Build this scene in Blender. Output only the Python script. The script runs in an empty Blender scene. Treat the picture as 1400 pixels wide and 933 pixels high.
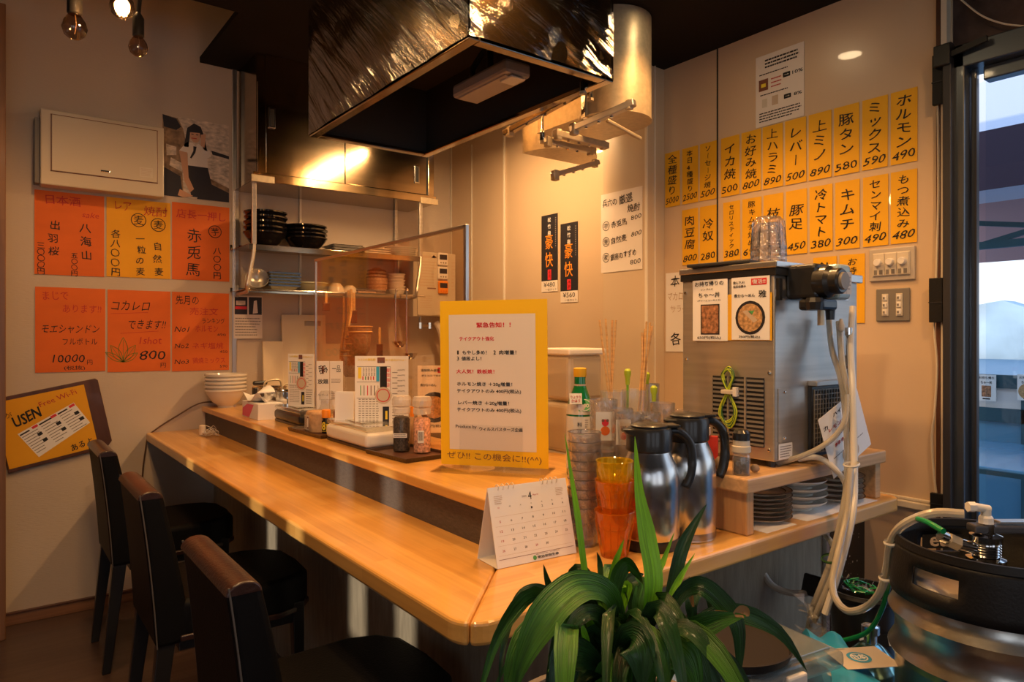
import bpy, math, random
from mathutils import Vector, Matrix, Euler
random.seed(7)
SC = bpy.context.scene
COL = SC.collection
R = math.radians
PI = math.pi
# ------------------------------------------------------------ camera
F, YAW, HOR, CH = 950.0, 37.08, 458.7, 1.37
cd = bpy.data.cameras.new('camera'); cam = bpy.data.objects.new('camera', cd); COL.objects.link(cam)
cd.sensor_width = 36; cd.lens = 36 * F / 1400; cd.shift_y = -(466.5 - HOR) / 1400; cd.clip_start = .02
cam.location = (0, 0, CH); cam.rotation_euler = (R(90), 0, -R(YAW)); SC.camera = cam
SY, CY = math.sin(R(YAW)), math.cos(R(YAW))
def ray(px, py): return Vector((F*SY + CY*(px-700), F*CY - SY*(px-700), HOR - py))
O3 = Vector((0, 0, CH))
def onX(px, py, X): d = ray(px, py); return O3 + d*(X/d.x)
def onY(px, py, Y): d = ray(px, py); return O3 + d*(Y/d.y)
def onZ(px, py, Z): d = ray(px, py); return O3 + d*((Z-CH)/d.z)
def onD(px, py, D): return O3 + ray(px, py)*(D/F)
# ------------------------------------------------------------ view, world, lights
SC.view_settings.view_transform = 'Standard'; SC.view_settings.look = 'None'
SC.view_settings.exposure = 0.8; SC.view_settings.gamma = 1.0; SC.view_settings.use_curve_mapping = False
W = bpy.data.worlds.new('world'); SC.world = W; W.use_nodes = True
wn = W.node_tree.nodes; wl = W.node_tree.links
bg = wn['Background']; tc = wn.new('ShaderNodeTexCoord'); sp = wn.new('ShaderNodeSeparateXYZ'); cr = wn.new('ShaderNodeValToRGB')
wl.new(tc.outputs['Generated'], sp.inputs[0]); wl.new(sp.outputs['Z'], cr.inputs[0]); wl.new(cr.outputs[0], bg.inputs[0])
cr.color_ramp.elements[0].color = (.9, .94, 1, 1); cr.color_ramp.elements[1].color = (.38, .62, 1, 1); cr.color_ramp.elements[1].position = .9
bg.inputs[1].default_value = .95
def part0(name, label, loc):
    o = bpy.data.objects.new(name, None); COL.objects.link(o); o.parent = frm; o.location = Vector(loc)-frm.location; o['label'] = label; return o
def lamp(name, kind, loc, power, col, size=.1, rot=(0, 0, 0), sy=None, spot=None):
    l = bpy.data.lights.new(name, kind); l.energy = power; l.color = col
    if kind == 'AREA':
        l.size = size
        if sy: l.shape = 'RECTANGLE'; l.size_y = sy
    else: l.shadow_soft_size = size
    if spot: l.spot_size = R(spot); l.spot_blend = .6
    o = bpy.data.objects.new(name, l); o.location = loc; o.rotation_euler = rot; COL.objects.link(o); return o
WARM = (1, .50, .17)
lamp('kitchen_tube_light', 'AREA', (1.95, 2.75, 2.55), 19, (1, .58, .25), .04, (0, 0, 0), 1.0)
lamp('downlight_light', 'SPOT', (2.02, 1.56, 2.60), 26, WARM, .05, (0, R(6), 0), spot=120)
lamp('downlight_light', 'SPOT', (1.3, 1.30, 2.60), 30, WARM, .05, (0, 0, 0), spot=130)
lamp('downlight_light', 'SPOT', (.35, 2.9, 2.84), 26, WARM, .05, (0, 0, 0), spot=140)
lamp('downlight_light', 'SPOT', (.35, 1.3, 2.84), 28, WARM, .05, (0, 0, 0), spot=130)
lamp('downlight_light', 'SPOT', (1.6, .2, 2.60), 26, WARM, .05, (0, R(-22), 0), spot=130)
sun = bpy.data.lights.new('sun', 'SUN'); sun.energy = 1.6; sun.angle = R(1.2); sun.color = (1, .88, .70)
so = bpy.data.objects.new('sun', sun); so.rotation_euler = Vector((-1, 0, .14)).to_track_quat('Z', 'Y').to_euler(); COL.objects.link(so)
lamp('downlight_light', 'SPOT', (.15, .55, 2.84), 46, (1, .62, .30), .06, (R(12), R(-16), 0), spot=120)  # added unseen fill lamp, brightens the yellow sign and bar front
# ------------------------------------------------------------ materials
def P(name, col, rough=.5, metal=0.0, var=0.0, scale=(8, 8, 8), bump=0.0, bscale=None, coat=0.0, croug=.05, trans=0.0, ior=1.45, emit=None, spec=None, aniso=0, sss=0, alpha=None, arot=0.0, uv=False):
    m = bpy.data.materials.new(name); m.use_nodes = True; n = m.node_tree.nodes; l = m.node_tree.links
    b = n['Principled BSDF']; c4 = (*col, 1)
    b.inputs['Base Color'].default_value = c4; b.inputs['Roughness'].default_value = rough; b.inputs['Metallic'].default_value = metal
    b.inputs['Coat Weight'].default_value = coat; b.inputs['Coat Roughness'].default_value = croug
    b.inputs['Transmission Weight'].default_value = trans; b.inputs['IOR'].default_value = ior
    if spec is not None: b.inputs['Specular IOR Level'].default_value = spec
    if sss: b.inputs['Subsurface Weight'].default_value = sss; b.inputs['Subsurface Radius'].default_value = (.02, .01, .005)
    if emit: b.inputs['Emission Color'].default_value = (*emit[:3], 1); b.inputs['Emission Strength'].default_value = emit[3]
    if aniso: b.inputs['Anisotropic'].default_value = aniso; tg = n.new('ShaderNodeTangent'); tg.direction_type = 'RADIAL'; tg.axis = 'Z'; b.inputs['Anisotropic Rotation'].default_value = arot; l.new(tg.outputs[0], b.inputs['Tangent'])
    if alpha is not None: b.inputs['Alpha'].default_value = alpha
    co = n.new('ShaderNodeTexCoord')
    if var:
        mp = n.new('ShaderNodeMapping'); mp.inputs['Scale'].default_value = scale; l.new(co.outputs['UV' if uv else 'Object'], mp.inputs[0])
        t = n.new('ShaderNodeTexNoise'); t.inputs['Scale'].default_value = 1; t.inputs['Detail'].default_value = 5; l.new(mp.outputs[0], t.inputs[0])
        r = n.new('ShaderNodeValToRGB'); r.color_ramp.elements[0].position = .3; r.color_ramp.elements[1].position = .72
        r.color_ramp.elements[0].color = (*[max(0, x*(1-var)) for x in col], 1); r.color_ramp.elements[1].color = (*[min(1, x*(1+var)) for x in col], 1)
        l.new(t.outputs[0], r.inputs[0]); l.new(r.outputs[0], b.inputs['Base Color'])
    if bump:
        mp2 = n.new('ShaderNodeMapping'); mp2.inputs['Scale'].default_value = bscale or scale; l.new(co.outputs['UV' if uv else 'Object'], mp2.inputs[0])
        t2 = n.new('ShaderNodeTexNoise'); t2.inputs['Scale'].default_value = 1; t2.inputs['Detail'].default_value = 4; l.new(mp2.outputs[0], t2.inputs[0])
        bm_ = n.new('ShaderNodeBump'); bm_.inputs['Strength'].default_value = bump; bm_.inputs['Distance'].default_value = .01
        l.new(t2.outputs[0], bm_.inputs['Height']); l.new(bm_.outputs[0], b.inputs['Normal'])
    return m
def thin(name, col=(1, 1, 1), rough=.02, refl=1.0, tint=None, bump=0, bscale=(20, 20, 20), base=0.0, bcol=(1, 1, 1), dist=.01, rot=(0, 0, 0)):
    """thin clear sheet: see-through with a Fresnel reflection and an optional milky share"""
    m = bpy.data.materials.new(name); m.use_nodes = True; n = m.node_tree.nodes; l = m.node_tree.links; n.clear()
    out = n.new('ShaderNodeOutputMaterial'); tr = n.new('ShaderNodeBsdfTransparent'); tr.inputs[0].default_value = (*(tint or col), 1)
    gl = n.new('ShaderNodeBsdfGlossy'); gl.inputs['Roughness'].default_value = rough
    fr = n.new('ShaderNodeFresnel'); ge = n.new('ShaderNodeNewGeometry'); mr = n.new('ShaderNodeMapRange'); mr.inputs['To Min'].default_value = 1.5; mr.inputs['To Max'].default_value = 1/1.5; l.new(ge.outputs['Backfacing'], mr.inputs['Value']); l.new(mr.outputs[0], fr.inputs[0])
    mul = n.new('ShaderNodeMath'); mul.operation = 'MULTIPLY'; mul.inputs[1].default_value = refl; mul.use_clamp = True
    mx = n.new('ShaderNodeMixShader'); l.new(fr.outputs[0], mul.inputs[0]); l.new(mul.outputs[0], mx.inputs[0]); l.new(tr.outputs[0], mx.inputs[1]); l.new(gl.outputs[0], mx.inputs[2])
    last = mx
    if base:
        df = n.new('ShaderNodeBsdfDiffuse'); df.inputs[0].default_value = (*bcol, 1); m2 = n.new('ShaderNodeMixShader'); m2.inputs[0].default_value = base
        l.new(mx.outputs[0], m2.inputs[1]); l.new(df.outputs[0], m2.inputs[2]); last = m2
    if bump:
        co = n.new('ShaderNodeTexCoord'); mp = n.new('ShaderNodeMapping'); mp.inputs['Scale'].default_value = bscale; m0 = n.new('ShaderNodeMapping'); m0.inputs['Rotation'].default_value = rot; l.new(co.outputs['Object'], m0.inputs[0]); l.new(m0.outputs[0], mp.inputs[0])
        t = n.new('ShaderNodeTexNoise'); t.inputs['Scale'].default_value = 1; t.inputs['Detail'].default_value = 8; t.inputs['Distortion'].default_value = .5; l.new(mp.outputs[0], t.inputs[0])
        b = n.new('ShaderNodeBump'); b.inputs['Strength'].default_value = bump; b.inputs['Distance'].default_value = dist; l.new(t.outputs[0], b.inputs['Height'])
        l.new(b.outputs[0], gl.inputs['Normal']); l.new(b.outputs[0], fr.inputs['Normal'])
    l.new(last.outputs[0], out.inputs[0]); return m
def wood(name, c1, c2, along='Y', rough=.3, coat=.4, stave=.035, length=.5, grain=1.0):
    m = bpy.data.materials.new(name); m.use_nodes = True; n = m.node_tree.nodes; l = m.node_tree.links; b = n['Principled BSDF']
    co = n.new('ShaderNodeTexCoord'); mp = n.new('ShaderNodeMapping'); l.new(co.outputs['Object'], mp.inputs[0])
    if along == 'Y': mp.inputs['Rotation'].default_value = (0, 0, R(90))
    if along == 'Z': mp.inputs['Rotation'].default_value = (0, R(90), 0)
    br = n.new('ShaderNodeTexBrick'); l.new(mp.outputs[0], br.inputs[0]); br.inputs['Scale'].default_value = 1
    br.inputs['Brick Width'].default_value = length; br.inputs['Row Height'].default_value = stave; br.inputs['Mortar Size'].default_value = 0
    br.inputs['Color1'].default_value = (*c1, 1); br.inputs['Color2'].default_value = (*c2, 1); br.inputs['Mortar'].default_value = (*c1, 1); br.offset = .37
    m2 = n.new('ShaderNodeMapping'); m2.inputs['Scale'].default_value = (2.5, 60, 60) ; l.new(mp.outputs[0], m2.inputs[0])
    t = n.new('ShaderNodeTexNoise'); t.inputs['Scale'].default_value = 1; t.inputs['Detail'].default_value = 6; t.inputs['Distortion'].default_value = .6; l.new(m2.outputs[0], t.inputs[0])
    r = n.new('ShaderNodeValToRGB'); r.color_ramp.elements[0].position = .25; r.color_ramp.elements[1].position = .75
    v = 1-.35*grain; r.color_ramp.elements[0].color = (v, v*.93, v*.85, 1); r.color_ramp.elements[1].color = (1, 1, 1, 1)
    l.new(t.outputs[0], r.inputs[0]); mx = n.new('ShaderNodeMix'); mx.data_type = 'RGBA'; mx.blend_type = 'MULTIPLY'; mx.inputs[0].default_value = 1
    l.new(br.outputs[0], mx.inputs[6]); l.new(r.outputs[0], mx.inputs[7]); l.new(mx.outputs[2], b.inputs['Base Color'])
    b.inputs['Roughness'].default_value = rough; b.inputs['Coat Weight'].default_value = coat; b.inputs['Coat Roughness'].default_value = .12
    bp = n.new('ShaderNodeBump'); bp.inputs['Strength'].default_value = .05; bp.inputs['Distance'].default_value = .002; l.new(t.outputs[0], bp.inputs['Height']); l.new(bp.outputs[0], b.inputs['Normal'])
    return m
M = dict(
 wallL=P('wallpaper', (.56, .46, .36), .6, bump=.12, bscale=(40, 40, 220), var=.04, scale=(2, 2, 2)),
 wallR=P('wall_panel', (.64, .48, .32), .32, coat=.35, croug=.03, var=.03, scale=(1.5, 1.5, 1.5)),
 wallK=P('kitchen_panel', (.64, .50, .34), .35, coat=.2, croug=.1, var=.03, scale=(1.5, 1.5, 1.5)),
 strip=P('white_joiner', (.8, .72, .6), .4),
 darkceil=P('dark_ceiling', (.010, .008, .008), .8, spec=.2, var=.2, scale=(3, 3, 3)),
 shell=P('room_shell', (.30, .26, .22), .8),
 floor=wood('floor_boards', (.075, .045, .038), (.12, .075, .062), 'X', .38, .15, .09, .9),
 base=wood('skirting_wood', (.28, .13, .06), (.34, .17, .08), 'X', .4, .2, .2, 3),
 post=wood('post_wood', (.25, .12, .055), (.3, .15, .07), 'Z', .4, .3, .3, 3),
 board_y=wood('counter_wood_long', (.86, .49, .14), (.72, .37, .09), 'Y', .28, .5, .033, .42, .6),
 board_x=wood('counter_wood_short', (.86, .49, .14), (.74, .38, .095), 'X', .28, .5, .033, .42, .6),
 shelfw=wood('shelf_wood', (.80, .50, .24), (.70, .40, .17), 'X', .35, .3, .3, 2),
 edgew=P('counter_bullnose', (.74, .40, .14), .28, coat=.5, croug=.1, var=.12, scale=(4, 4, 60)),
 vinyl=P('panel_vinyl', (.33, .27, .19), .6, var=.18, scale=(60, 60, 9), bump=.25, bscale=(300, 300, 40), aniso=.85),
 riser=P('riser_vinyl', (.10, .08, .065), .45, var=.25, scale=(200, 40, 200), bump=.2, bscale=(60, 400, 400), aniso=.85),
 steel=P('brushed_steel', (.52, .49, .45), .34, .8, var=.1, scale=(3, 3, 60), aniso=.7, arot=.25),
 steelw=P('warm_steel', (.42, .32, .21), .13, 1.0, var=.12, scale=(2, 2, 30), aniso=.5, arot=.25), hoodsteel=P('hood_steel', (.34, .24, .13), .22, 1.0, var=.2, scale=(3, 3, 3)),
 chrome=P('chrome', (.72, .71, .7), .12, 1.0),
 thermos=P('thermos_steel', (.62, .6, .58), .22, 1.0, aniso=.75),
 alu=P('aluminium', (.62, .6, .58), .3, 1.0),
 galv=P('galvanised_duct', (.55, .45, .30), .42, .55, var=.12, scale=(50, 50, 50)),
 hoodin=P('hood_inside', (.03, .027, .025), .7),
 black=P('black_plastic', (.014, .014, .015), .35, coat=.2),
 blackm=P('matt_black', (.02, .02, .022), .6),
 rubber=P('black_rubber', (.010, .010, .011), .45, spec=.3, bump=.1, bscale=(200, 200, 200)),
 leather=P('black_leather', (.006, .006, .007), .5, bump=.15, bscale=(180, 180, 180), spec=.12),
 leatherb=P('brown_leather', (.030, .011, .008), .36, bump=.2, bscale=(120, 120, 120), coat=.4, croug=.25, var=.35, scale=(14, 14, 14)),
 seam=P('seam_thread', (.10, .09, .085), .5),
 white=P('white_plastic', (.78, .74, .68), .35), cream=P('cream_plastic', (.62, .55, .44), .4),
 enamel=P('cream_enamel', (.58, .50, .38), .28, coat=.3, croug=.15),
 paper=P('white_paper', (.78, .70, .62), .8), paperw=P('bright_paper', (.86, .83, .80), .7),
 orange=P('orange_paper', (.72, .145, .018), .7, var=.06, scale=(5, 5, 12)), yellow=P('yellow_paper', (.82, .43, .012), .7, var=.05, scale=(6, 6, 6)),
 yellowL=P('deep_yellow_paper', (.80, .38, .012), .7, var=.05, scale=(6, 6, 6)),
 signy=P('sign_yellow', (.93, .55, .008), .55),
 ink=P('black_ink', (.012, .010, .010), .6), redink=P('red_ink', (.50, .03, .02), .6), pinkink=P('soft_red_ink', (.55, .12, .03), .6), red=P('print_red', (.70, .03, .04), .5),
 greenink=P('green_ink', (.12, .22, .03), .6), greyink=P('grey_ink', (.25, .22, .2), .7), orangeink=P('orange_print', (.95, .32, .02), .5), tanink=P('tan_ink', (.55, .42, .3), .7),
 blue=P('print_blue', (.05, .42, .75), .5), yel2=P('print_yellow', (.9, .68, .05), .5), green2=P('print_green', (.1, .38, .12), .5), brown=P('print_brown', (.20, .07, .04), .5),
 skin=P('print_skin', (.62, .35, .22), .7), food=P('food_print', (.38, .17, .08), .6, var=.7, scale=(90, 90, 90)), foodl=P('noodle_print', (.52, .30, .13), .6, var=.5, scale=(120, 120, 120)),
 plate=P('glazed_white', (.72, .68, .60), .2, coat=.4), rimb=P('brown_glaze', (.05, .025, .015), .2, coat=.4), platin=P('beige_glaze', (.66, .55, .42), .22, coat=.4),
 blackbowl=P('black_glaze', (.008, .007, .008), .12, coat=.6), greeng=P('celadon_glaze', (.42, .42, .28), .25, coat=.3),
 glass=P('clear_glass', (.97, .98, .98), .02, trans=1, ior=1.45), glassy=thin('yellow_glass', (1, .9, .3), .05, 1.5, tint=(1, .90, .34), base=.16, bcol=(.9, .62, .02)), glasso=thin('orange_glass', (1, .6, .2), .05, 1.5, tint=(1, .72, .34), base=.16, bcol=(1, .34, .01)), frost=thin('frosted_plastic', (.9, .9, .9), .1, 1.8, base=.32, bcol=(.9, .84, .8)),
 greenglass=P('green_glass', (.01, .16, .04), .08, coat=.6), clearp=thin('clear_plastic', (.96, .96, .95), .06, 2.2, base=.09, bcol=(.9, .9, .9)), bagf=thin('poly_film', (.9, .9, .9), .15, 2, base=.12),
 acrylic=thin('warm_acrylic', (1, .80, .58), .03, 1.2, tint=(1, .91, .80)), clearac=thin('clear_acrylic', (.99, .99, .99), .02, .6), pane=thin('window_glass', (.93, .97, 1), .0, .8),  # acrylic: warm reflections put into the sheet's tint
 film=thin('wrap_film', (.80, .76, .70), .10, 3.0, bump=1, bscale=(2, 22, 1.6), dist=.03, rot=(R(48), 0, 0)),
 filmx=thin('wrap_film_cross', (.78, .74, .68), .10, 3.0, bump=1, bscale=(3, 2, 18), dist=.02, rot=(0, R(-25), 0)),
 milky=thin('milky_plastic', (.8, .78, .72), .2, 1, base=.5, bcol=(.72, .62, .48)), boxp=thin('storage_plastic', (.8, .85, .88), .12, 2.6, base=.14, bcol=(.45, .55, .62)),
 hose=P('clear_hose', (.66, .60, .48), .22, trans=.45, coat=.4, ior=1.2), hoseg=P('green_hose', (.01, .25, .07), .25, coat=.4), hosew=P('hose_white', (.72, .68, .6), .3),
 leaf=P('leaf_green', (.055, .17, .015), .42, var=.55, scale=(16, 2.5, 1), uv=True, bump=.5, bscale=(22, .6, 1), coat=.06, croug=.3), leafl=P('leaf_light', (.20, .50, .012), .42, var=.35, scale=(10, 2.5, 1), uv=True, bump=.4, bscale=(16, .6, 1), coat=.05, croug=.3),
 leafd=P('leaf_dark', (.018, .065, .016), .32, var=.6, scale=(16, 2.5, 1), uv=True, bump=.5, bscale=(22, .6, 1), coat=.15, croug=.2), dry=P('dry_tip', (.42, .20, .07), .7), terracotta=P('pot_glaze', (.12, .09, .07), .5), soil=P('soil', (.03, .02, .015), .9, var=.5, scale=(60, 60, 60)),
 bamboo=P('bamboo', (.62, .36, .14), .45, var=.2, scale=(10, 10, 120)), strainer=P('bamboo_strainer', (.38, .22, .12), .5, var=.3, scale=(90, 90, 90)), woodd=P('dark_wood', (.09, .035, .02), .4, var=.3, scale=(20, 20, 4), coat=.2),
 boardwhite=P('cutting_board', (.74, .62, .44), .45), tissue=P('tissue', (.80, .78, .78), .8), pink=P('pink_print', (.75, .12, .25), .5), pepper=P('peppercorns', (.06, .045, .035), .6, var=.95, scale=(170, 170, 170)),
 salt=P('pink_salt', (.66, .33, .22), .5, var=.6, scale=(140, 140, 140)), spice=P('tan_spice', (.55, .34, .18), .6, var=.2, scale=(60, 60, 60)), ocap=P('orange_cap', (.85, .28, .02), .4),
 fridgegrey=P('dark_frame', (.10, .115, .135), .30, .7, coat=.3), keglever=P('lever_grey', (.10, .10, .11), .35, .6), frameb=P('frame_black', (.03, .03, .035), .4), greyp=P('grey_plate', (.20, .18, .155), .45), lightgrey=P('warm_grey_plate', (.50, .44, .37), .4),  # frameb: near-black colour of the door trim and seal
 transom=P('stained_plywood', (.06, .035, .028), .7, var=.5, scale=(12, 12, 12), bump=.4, bscale=(30, 30, 30)), speck=P('star_black_board', (.012, .012, .013), .3), dot=P('speckle', (.6, .55, .5), .5),
 canopy=P('canopy_cloth', (.62, .60, .68), .8), canopyd=P('canopy_shaded', (.05, .03, .05), .85), canopyp=P('canopy_pink', (.42, .26, .27), .85), deck=P('deck_blue', (.10, .20, .30), .5), tableb=P('outdoor_table', (.10, .27, .42), .25, coat=.3), railb=P('rail_dark', (.03, .09, .12), .5), outw=P('outside_white', (.8, .78, .76), .7),  # canopyd: valance's shade put in its colour; tableb: blue light likewise
 hills=P('far_hills', (.42, .52, .60), .9, var=.3, scale=(.2, .2, .3)), keg=P('keg_steel', (.44, .42, .38), .3, 1.0, var=.3, scale=(10, 10, 10), bump=.08, bscale=(30, 30, 30)),
 bag=P('turquoise_bag', (.02, .27, .50), .35, coat=.3, var=.2, scale=(9, 9, 9)), bagg=P('green_bag_edge', (.12, .32, .04), .4), gas=P('gas_bottle', (.20, .42, .46), .15, .9), pan=P('brown_tray', (.020, .015, .013), .55, spec=.25),
 bulbg=thin('bulb_glass', (.75, .62, .5), .04, 2.2, tint=(.62, .50, .42)), bulbon=P('bulb_lit', (1, .7, .3), .3, emit=(1, .60, .20, 22)), lens=P('downlight_lens', (1, .9, .7), .3, emit=(1, .72, .4, 30)), tube=P('tube_lit', (1, .9, .7), .3, emit=(1, .75, .45, 14)),
 peg=P('lamp_diffuser', (.42, .36, .33), .4), cable=P('brown_cable', (.10, .05, .03), .5), ygcable=P('yellow_green_cable', (.45, .55, .03), .4), ygdark=P('green_cable', (.04, .12, .03), .4), cutglass=thin('cut_glass', (1, 1, 1), .04, 4.0, tint=(.97, .96, .95), base=.06, bcol=(.9, .8, .72), bump=1, bscale=(60, 60, 40), dist=.01), blueish=P('blue_grey_plastic', (.40, .55, .60), .25, coat=.4, trans=.2), photoL=P('photo_dark', (.02, .018, .025), .5), photoB=P('photo_light', (.62, .52, .42), .6, var=.4, scale=(30, 30, 60)), rock=P('photo_rock', (.26, .17, .10), .6, var=.6, scale=(25, 25, 25)),
)
# ------------------------------------------------------------ mesh builder
class B:
    def __init__(s): s.v = []; s.f = []
    def add(s, vs, fs):
        o = len(s.v); s.v += [tuple(v) for v in vs]; s.f += [tuple(i+o for i in f) for f in fs]; return s
    def box(s, x0, x1, y0, y1, z0, z1):
        return s.add([(x0,y0,z0),(x1,y0,z0),(x1,y1,z0),(x0,y1,z0),(x0,y0,z1),(x1,y0,z1),(x1,y1,z1),(x0,y1,z1)],
                     [(0,3,2,1),(4,5,6,7),(0,1,5,4),(1,2,6,5),(2,3,7,6),(3,0,4,7)])
    def lathe(s, prof, n=24, c=(0, 0, 0), sx=1, sy=1, closed=True):
        o = len(s.v); m = len(prof)
        for r, z in prof:
            for k in range(n):
                a = 2*PI*k/n; s.v.append((c[0]+r*sx*math.cos(a), c[1]+r*sy*math.sin(a), c[2]+z))
        for i in range(m-1):
            for k in range(n):
                k2 = (k+1) % n; s.f.append((o+i*n+k, o+i*n+k2, o+(i+1)*n+k2, o+(i+1)*n+k))
        if closed: s.f.append(tuple(o+k for k in reversed(range(n)))); s.f.append(tuple(o+(m-1)*n+k for k in range(n)))
        return s
    def cyl(s, c, r, h, n=16, r2=None): return s.lathe([(r, 0), (r if r2 is None else r2, h)], n, c)
    def prism(s, poly, z0, z1, axis='z'):
        n = len(poly); o = len(s.v)
        for z in (z0, z1):
            for a, b in poly: s.v.append((a, b, z) if axis == 'z' else (a, z, b) if axis == 'y' else (z, a, b))
        s.f.append(tuple(o+i for i in reversed(range(n)))); s.f.append(tuple(o+n+i for i in range(n)))
        for i in range(n): j = (i+1) % n; s.f.append((o+i, o+j, o+n+j, o+n+i))
        return s
    def tube(s, pts, r, n=8, smooth=0):
        pts = [Vector(p) for p in pts]
        if smooth: pts = spline(pts, smooth)
        o = len(s.v); up = Vector((0, 0, 1)); prev = None
        for i, p in enumerate(pts):
            d = (pts[min(i+1, len(pts)-1)] - pts[max(i-1, 0)]).normalized()
            if prev is None:
                a = d.cross(up)
                if a.length < .1: a = d.cross(Vector((1, 0, 0)))
            else: a = prev - d*prev.dot(d)
            a.normalize(); prev = a; b = d.cross(a); rr = r[i*(len(r)-1)//max(1, len(pts)-1)] if isinstance(r, (list, tuple)) else r
            for k in range(n): t = 2*PI*k/n; s.v.append(tuple(p + a*rr*math.cos(t) + b*rr*math.sin(t)))
        for i in range(len(pts)-1):
            for k in range(n): k2 = (k+1) % n; s.f.append((o+i*n+k, o+(i+1)*n+k, o+(i+1)*n+k2, o+i*n+k2))
        s.f.append(tuple(o+k for k in range(n))); s.f.append(tuple(o+(len(pts)-1)*n+k for k in reversed(range(n))))
        return s
    def bar(s, a, b, w, h=None):
        """square bar from a to b"""
        a, b = Vector(a), Vector(b); h = h or w; d = (b-a).normalized(); u = d.cross(Vector((0, 0, 1)))
        if u.length < .1: u = Vector((1, 0, 0))
        u.normalize(); v = d.cross(u); vs = []
        for p in (a, b):
            for x, y in ((-1,-1),(1,-1),(1,1),(-1,1)): vs.append(p + u*x*w/2 + v*y*h/2)
        return s.add(vs, [(3,2,1,0),(4,5,6,7),(0,1,5,4),(1,2,6,5),(2,3,7,6),(3,0,4,7)])
    def xf(s, mat): s.v = [tuple(mat @ Vector(v)) for v in s.v]; return s
    def off(s, x, y, z): s.v = [(a-x, b-y, c-z) for a, b, c in s.v]; return s
    def mk(s, name, mat, parent=None, smooth=False, bevel=0, angle=35, seg=2, solid=0, sub=0):
        me = bpy.data.meshes.new(name); me.from_pydata(s.v, [], s.f); me.materials.append(M[mat] if isinstance(mat, str) else mat)
        if smooth:
            me.polygons.foreach_set('use_smooth', [True]*len(me.polygons)); me.set_sharp_from_angle(angle=R(angle))
        me.update(); o = bpy.data.objects.new(name, me); COL.objects.link(o)
        if parent is not None: o.parent = parent
        if solid: q = o.modifiers.new('s', 'SOLIDIFY'); q.thickness = solid; q.offset = 0
        if bevel: q = o.modifiers.new('b', 'BEVEL'); q.width = bevel; q.segments = seg; q.limit_method = 'ANGLE'; q.angle_limit = R(40)
        if sub: q = o.modifiers.new('u', 'SUBSURF'); q.levels = q.render_levels = sub
        return o
def spline(p, k):
    out = []
    for i in range(len(p)-1):
        a, b, c, d = p[max(i-1, 0)], p[i], p[i+1], p[min(i+2, len(p)-1)]
        for j in range(k):
            t = j/k; out.append(.5*((2*b)+(c-a)*t+(2*a-5*b+4*c-d)*t*t+(3*b-a-3*c+d)*t**3))
    out.append(p[-1]); return out
def tag(o, label, cat, group=None):
    o['label'] = label; o['category'] = cat
    if group: o['group'] = group
    return o
def thing(name, label, cat, loc=(0, 0, 0), rz=0, group=None, rot=None):
    o = bpy.data.objects.new(name, None); o.empty_display_size = .05; COL.objects.link(o); o.location = loc
    o.rotation_euler = rot if rot else (0, 0, R(rz)); return tag(o, label, cat, group)
def struct(name, b, mat, **k): o = b.mk(name, mat, **k); o['kind'] = 'structure'; return o
def dup(root, loc, label, rz=None, group=None, rot=None):
    r = root.copy(); COL.objects.link(r); r.location = loc; r['label'] = label
    if rz is not None: r.rotation_euler = (0, 0, R(rz))
    if rot: r.rotation_euler = rot
    if group: r['group'] = group
    for ch in list(root.children):
        c = ch.copy(); COL.objects.link(c); c.parent = r
        for g in list(ch.children): d = g.copy(); COL.objects.link(d); d.parent = c
    return r
# ------------------------------------------------------------ lettering
tmp = bpy.data.scenes.new('tmp'); tcv = bpy.data.curves.new('tmp', 'FONT'); tob = bpy.data.objects.new('tmp', tcv); tmp.collection.objects.link(tob)
tcv.resolution_u = 2; CACHE = {}
def glyph(s, bold=0.0):
    k = (s, bold)
    if k not in CACHE:
        if bold:
            v0, f0 = glyph(s); vs, fs = [], []; d_ = bold*.75
            for dx, dy in ((-d_, -d_*.6), (d_, -d_*.6), (-d_, d_*.6), (d_, d_*.6)):
                o = len(vs); vs += [(x+dx, y+dy) for x, y in v0]; fs += [tuple(i+o for i in f) for f in f0]
            CACHE[k] = (vs, fs)
        else:
            tcv.body = s; tcv.offset = 0; tmp.view_layers[0].update(); dg = tmp.view_layers[0].depsgraph
            me = tob.evaluated_get(dg).to_mesh(); CACHE[k] = ([(v.co.x, v.co.y) for v in me.vertices], [tuple(p.vertices) for p in me.polygons]); tob.evaluated_get(dg).to_mesh_clear()
    return CACHE[k]
def warp(vs, amp=.022):
    a, b, c, d = [random.uniform(0, 6.28) for _ in range(4)]
    return [(x+amp*math.sin(5.1*y+a)+amp*.5*math.sin(11*y+3*x+b), y+amp*math.sin(4.7*x+c)+amp*.5*math.sin(9*x+4*y+d)) for x, y in vs]
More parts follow.
